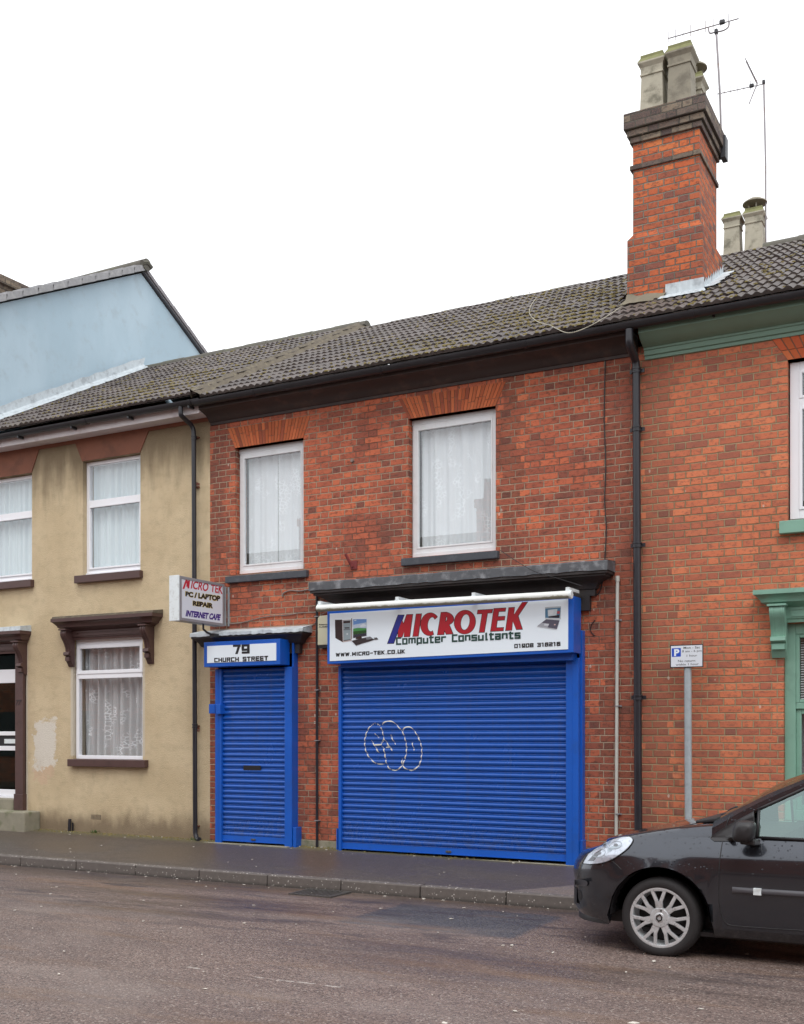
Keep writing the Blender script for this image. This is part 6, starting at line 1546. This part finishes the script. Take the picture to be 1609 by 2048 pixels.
# side glass
for sgn in (-1, 1):
    xw = [x for x in xsG if -1.49 <= x <= -.40]; xw[0] = -1.49; o_ = .006
    b = MB(); b.grid([[Vector((x, YC + sgn * (ylean(.903, x) - .008), .903)) for x in xw], [Vector((x, YC + sgn * (ylean(lerp_t(lT, x), x) - .006), lerp_t(lT, x) + .01)) for x in xw]]); sw = b.build('side_window', M['glass_car'], car, smooth=True, recalc=False)
    xw = [x for x in xsG if -.36 <= x <= .42]
    b = MB(); b.grid([[Vector((x, YC + sgn * (ylean(.903, x) - .008), .903)) for x in xw], [Vector((x, YC + sgn * (ylean(lerp_t(lT, x), x) - .006), lerp_t(lT, x) + .01)) for x in xw]]); b.build('rear_side_window', M['glass_car'], car, smooth=True, recalc=False)
    b = MB(); b.tube([Vector((x, YC + sgn * .770, .895)) for x in (-1.46, -1.0, -.4, .4)], .011, 8)
    b.tube([Vector((x, YC + sgn * (ylean(lerp_t(lT, x), x) + .002), lerp_t(lT, x) + .002)) for x in xsG if -1.52 <= x <= .42], .010, 8); b.tube([Vector((-1.49, YC + sgn*.767, .90)), Vector((-1.49, YC + sgn * ylean(lerp_t(lT, -1.49), 0), lerp_t(lT, -1.49)))], .010, 8)
    b.build('window_seal', M['car_black'], sw, smooth=True)
    b = MB(); z0, z1 = .508, .552; yy_ = YC + sgn * .855; n_ = 30
    xa_ = fx(1464, -3.66); mp = [(.0, z0), (.010, z0+.004), (.016, z0+.014), (.014, z1-.008), (.0, z1)]
    b.grid([[Vector((xa_ + (1.05) * i / n_, YC + sgn * (.846 + o2 * min(1, .2 + i * .6)), z)) for i in range(n_+1)] for o2, z in mp]); sm = b.build('side_moulding', M['car_trim'], car, smooth=True)
    if sgn < 0:
        b = MB(); b.box(fx(1507, -3.66), fx(1523, -3.66), -3.668, -3.645, z0-.002, z1+.002); b.build('badge', M['case_white'], sm, bevel=.003)
b = MB()
for x in (0,): pass
b.box(-1.25, -.75, YC-.60, YC-.12, .45, .62); b.hexa([(-.80, YC-.58, .6), (-.66, YC-.58, .6), (-.66, YC-.14, .6), (-.80, YC-.14, .6), (-.70, YC-.54, 1.12), (-.60, YC-.54, 1.12), (-.60, YC-.18, 1.12), (-.70, YC-.18, 1.12)]); b.build('seat', M['seat'], car, bevel=.04)
b = MB(); b.box(-1.25, -.75, YC+.12, YC+.60, .45, .62); b.hexa([(-.80, YC+.14, .6), (-.66, YC+.14, .6), (-.66, YC+.58, .6), (-.80, YC+.58, .6), (-.70, YC+.18, 1.12), (-.60, YC+.18, 1.12), (-.60, YC+.54, 1.12), (-.70, YC+.54, 1.12)]); b.build('seat', M['seat'], car, bevel=.04)
b = MB(); cst = Vector((-1.28, YC-.0 + .36, .93)); b.tube([cst + Vector((math.sin(a)*.06, math.cos(a)*.17, math.sin(a)*.15)) for a in [2*math.pi*k/20 for k in range(21)]], .013, 8, cap=False); b.build('steering_wheel', M['car_black'], car, smooth=True)
b = MB(); b.hexa([(-1.10, YC+.60, .95), (-.62, YC+.60, .95), (-.62, YC+.62, .95), (-1.10, YC+.62, .95), (-1.02, YC+.55, 1.18), (-.62, YC+.55, 1.18), (-.62, YC+.57, 1.18), (-1.02, YC+.57, 1.18)]); b.build('sun_shade', M['sunshade'], car)
# wipers and scuttle
b = MB(); b.tube([Vector((-1.86, YC-.30, .985)), Vector((-1.80, YC-.42, 1.02)), Vector((-1.70, YC-.62, 1.045))], .010, 6); b.tube([Vector((-1.88, YC+.10, 1.0)), Vector((-1.82, YC-.05, 1.035)), Vector((-1.70, YC-.40, 1.08))], .010, 6); b.build('wiper', M['car_black'], car, smooth=True)
b = MB(); b.hexa([(-1.96, YC-.58, .962), (-1.78, YC-.66, .985), (-1.78, YC+.66, .985), (-1.96, YC+.58, .962), (-1.96, YC-.58, .985), (-1.78, YC-.66, 1.022), (-1.78, YC+.66, 1.022), (-1.96, YC+.58, .985)]); b.build('scuttle', M['car_black'], car, bevel=.01)
b = MB(); p_ = [hit(1464, 1622, -.01), ]; b.box(-1.585, -1.545, YC-.52, YC-.50, 1.08, 1.11); b.build('tax_sticker', M['litter'], car)
# dark lower intake and number plate on the nose
b = MB(); r_ = outline(*LV[3], sgn=-1)[:14][::-1] + outline(*LV[3], sgn=1)[:14]
b.grid([[Vector((v.x - .004, v.y, z)) for v in r_] for z in (.31, .38, .44)]); b.build('air_intake', M['car_black'], car, recalc=False)
b = MB(); r_ = [v for v in outline(*LV[0], sgn=-1) if v.x < -2.52][::-1] + [v for v in outline(*LV[0], sgn=1) if v.x < -2.52]
b.grid([[Vector((v.x - .012, YC + (v.y - YC) * 1.012, z)) for v in r_] for z in (.205, .225, .262)] + [[Vector((v.x + .03, YC + (v.y - YC) * .97, .275)) for v in r_]]); b.build('lower_lip', M['car_black'], car, smooth=True, recalc=False)
patch('fog_lamp', crv([(1157.5, 1779), (1163, 1784), (1164.5, 1795), (1160, 1802), (1156.5, 1794)], 3), M['car_black'], car, .004, 8, 5)
# wheels
def wheel():
    wt = MB(); r = WR
    wt.lathe([(.212, .045), (.215, .008), (.228, .000), (.255, .000), (.272, .008), (r-.006, .025), (r, .045), (r, .15), (r-.006, .175), (.25, .19), (.21, .185)], (0, 0, 0), 'Y', 56)
    w_ = wt.build('wheel', M['rubber'], None, smooth='auto', recalc=True)
    b = MB(); b.lathe([(.216, .018), (.217, .006), (.208, .004), (.198, .008), (.194, .022), (.190, .06), (.178, .11)], (0, 0, 0), 'Y', 56)
    def P(r, a, y): return Vector((r * math.cos(a), y, r * math.sin(a)))
    for k in range(7):
        a0 = R(93) + 2*math.pi*k/7
        for s_2 in (-1, 1):
            i0, i1 = a0 + s_2 * R(2.5), a0 + s_2 * R(13.5)
            hw0, hw1 = .0120, .0115
            for (ra, ya, rb, yb) in ((.052, .012, .12, .002), (.12, .002, .200, .008)):
                t0, t1 = (ra-.052)/.148, (rb-.052)/.148
                aa, ab = i0 + (i1-i0)*t0, i0 + (i1-i0)*t1
                pa, pb = P(ra, aa, ya), P(rb, ab, yb); d_ = (pb-pa); d_.y = 0; d_.normalize(); n_ = Vector((-d_.z, 0, d_.x)); wa, wb = hw0 + (hw1-hw0)*t0 + (.010 if t0 == 0 else 0), hw0 + (hw1-hw0)*t1
                dp_ = Vector((0, .022, 0)); o4 = Vector((0, .003, 0))
                b.add([pa - n_*wa + o4, pa, pa + n_*wa + o4, pa + n_*wa + dp_, pa - n_*wa + dp_, pb - n_*wb + o4, pb, pb + n_*wb + o4, pb + n_*wb + dp_, pb - n_*wb + dp_], [(0, 1, 6, 5), (1, 2, 7, 6), (2, 3, 8, 7), (3, 4, 9, 8), (4, 0, 5, 9)])
        # rim bridge closing each pair
        seg = [a0 - R(15) + R(30) * i / 6 for i in range(7)]
        b.grid([[P(.212, a, .006) for a in seg], [P(.194, a, .008) for a in seg], [P(.194, a, .03) for a in seg]])
    rim = b.build('rim', M['hub'], w_, smooth='auto')
    b = MB(); b.lathe([(0, .0), (.034, .0), (.038, .003), (.042, .0015), (.066, .006), (.072, .014), (.074, .03)], (0, 0, 0), 'Y', 40)
    hc = b.build('hub_cap', M['hub'], w_, smooth='auto')
    b = MB(); hexo = [(0, .031), (.023, .012), (.023, -.012), (0, -.031), (-.023, -.012), (-.023, .012)]; hexi = [(x*.62, z*.62) for x, z in hexo]
    rot = lambda p, y: (p[0]*.98 + p[1]*.15, y, p[1]*.98 - p[0]*.15)
    b.grid([[rot(p, -.004) for p in hexo + hexo[:1]], [rot(p, -.0055) for p in hexi + hexi[:1]]]); b.grid([[rot(p, .002) for p in hexo + hexo[:1]], [rot(p, -.004) for p in hexo + hexo[:1]]])
    b.build('wheel_emblem', M['hub_dark'], w_, recalc=False)
    b = MB(); b.lathe([(.0, .085), (.11, .085), (.13, .10), (.195, .12)], (0, 0, 0), 'Y', 40); b.lathe([(.013, .02), (.013, -.0)], (.012, .004, .052), 'Y', 10)
    b.add([(.012 + .007*math.cos(a), -.0008+.002, .052 + .007*math.sin(a)) for a in [2*math.pi*k/10 for k in range(10)]], [list(range(10))])
    b.build('brake_disc', M['hub_dark'], w_, smooth='auto'); return w_
w0 = wheel()
def put_wheel(o, x, y, flip):
    o.parent = car; o.location = Vector((x, y, WHZ)) - car.location; o.rotation_euler = (0, 0, math.pi if flip else 0)
put_wheel(w0, WHX, YNR + .018, False)
for x, y, fl in ((RWX, YNR + .018, False), (WHX, 2*YC - YNR - .018, True), (RWX, 2*YC - YNR - .018, True)):
    c_ = w0.copy(); C.objects.link(c_)
    for chd in list(w0.children):
        d_ = chd.copy(); C.objects.link(d_); d_.parent = c_
    put_wheel(c_, x, y, fl)
for sgn in (-1, 1):
    for x_ in (WHX, RWX):
        b = MB(); b.grid([[Vector((x_ + AR*.97*math.cos(math.pi*k/20), YC + sgn*y_, WHZ + AR*.97*math.sin(math.pi*k/20))) for k in range(21)] for y_ in (.845, .58)]); b.add([Vector((x_ + AR*.97*math.cos(math.pi*k/20), YC + sgn*.58, WHZ + AR*.97*math.sin(math.pi*k/20))) for k in range(21)], [list(range(21))])
        b.build('arch_liner', M['car_black'], car, recalc=False)

# ================================================================== TERRACE ACROSS THE STREET (mirrored in the windows)
ot = thing('brick_terrace', (-6, -13.2, .12), 'long brick terrace across the street whose roofs and chimneys mirror in the upstairs windows', 'terrace')
b = MB(); b.box(-30, 18, -20.6, -12.9, -.2, 5.1); b.build('wall', M['brick_shop'], ot)
b = MB(); b.prism([(-30.2, -12.6, 5.1), (-30.2, -12.6, 5.2), (-30.2, -16.75, 7.3), (-30.2, -20.9, 5.2), (-30.2, -20.9, 5.1)], (48.4, 0, 0)); b.build('roof', M['ridge'], ot)
for x_ in (-24, -18.4, -12.6, -7.2, -1.6, 4.1, 10):
    b = MB(); b.box(x_, x_+.9, -16.6, -15.9, 6.6, 8.0); b.box(x_-.05, x_+.95, -16.65, -15.85, 7.8, 8.02)
    for k in range(3): b.lathe([(.12, 8.02), (.09, 8.6), (.11, 8.62)], (x_+.18+.27*k, -16.25, 0), 'Z', 10)
    b.build('chimney', M['brick_stack'], ot)
for i in range(14):
    for z0, z1 in ((.9, 2.3), (3.5, 4.9)):
        b = MB(); b.box(-28 + i*3.2, -27 + i*3.2, -12.9, -12.86, z0, z1); b.build('window', M['txt_black'], ot, bevel=.01)
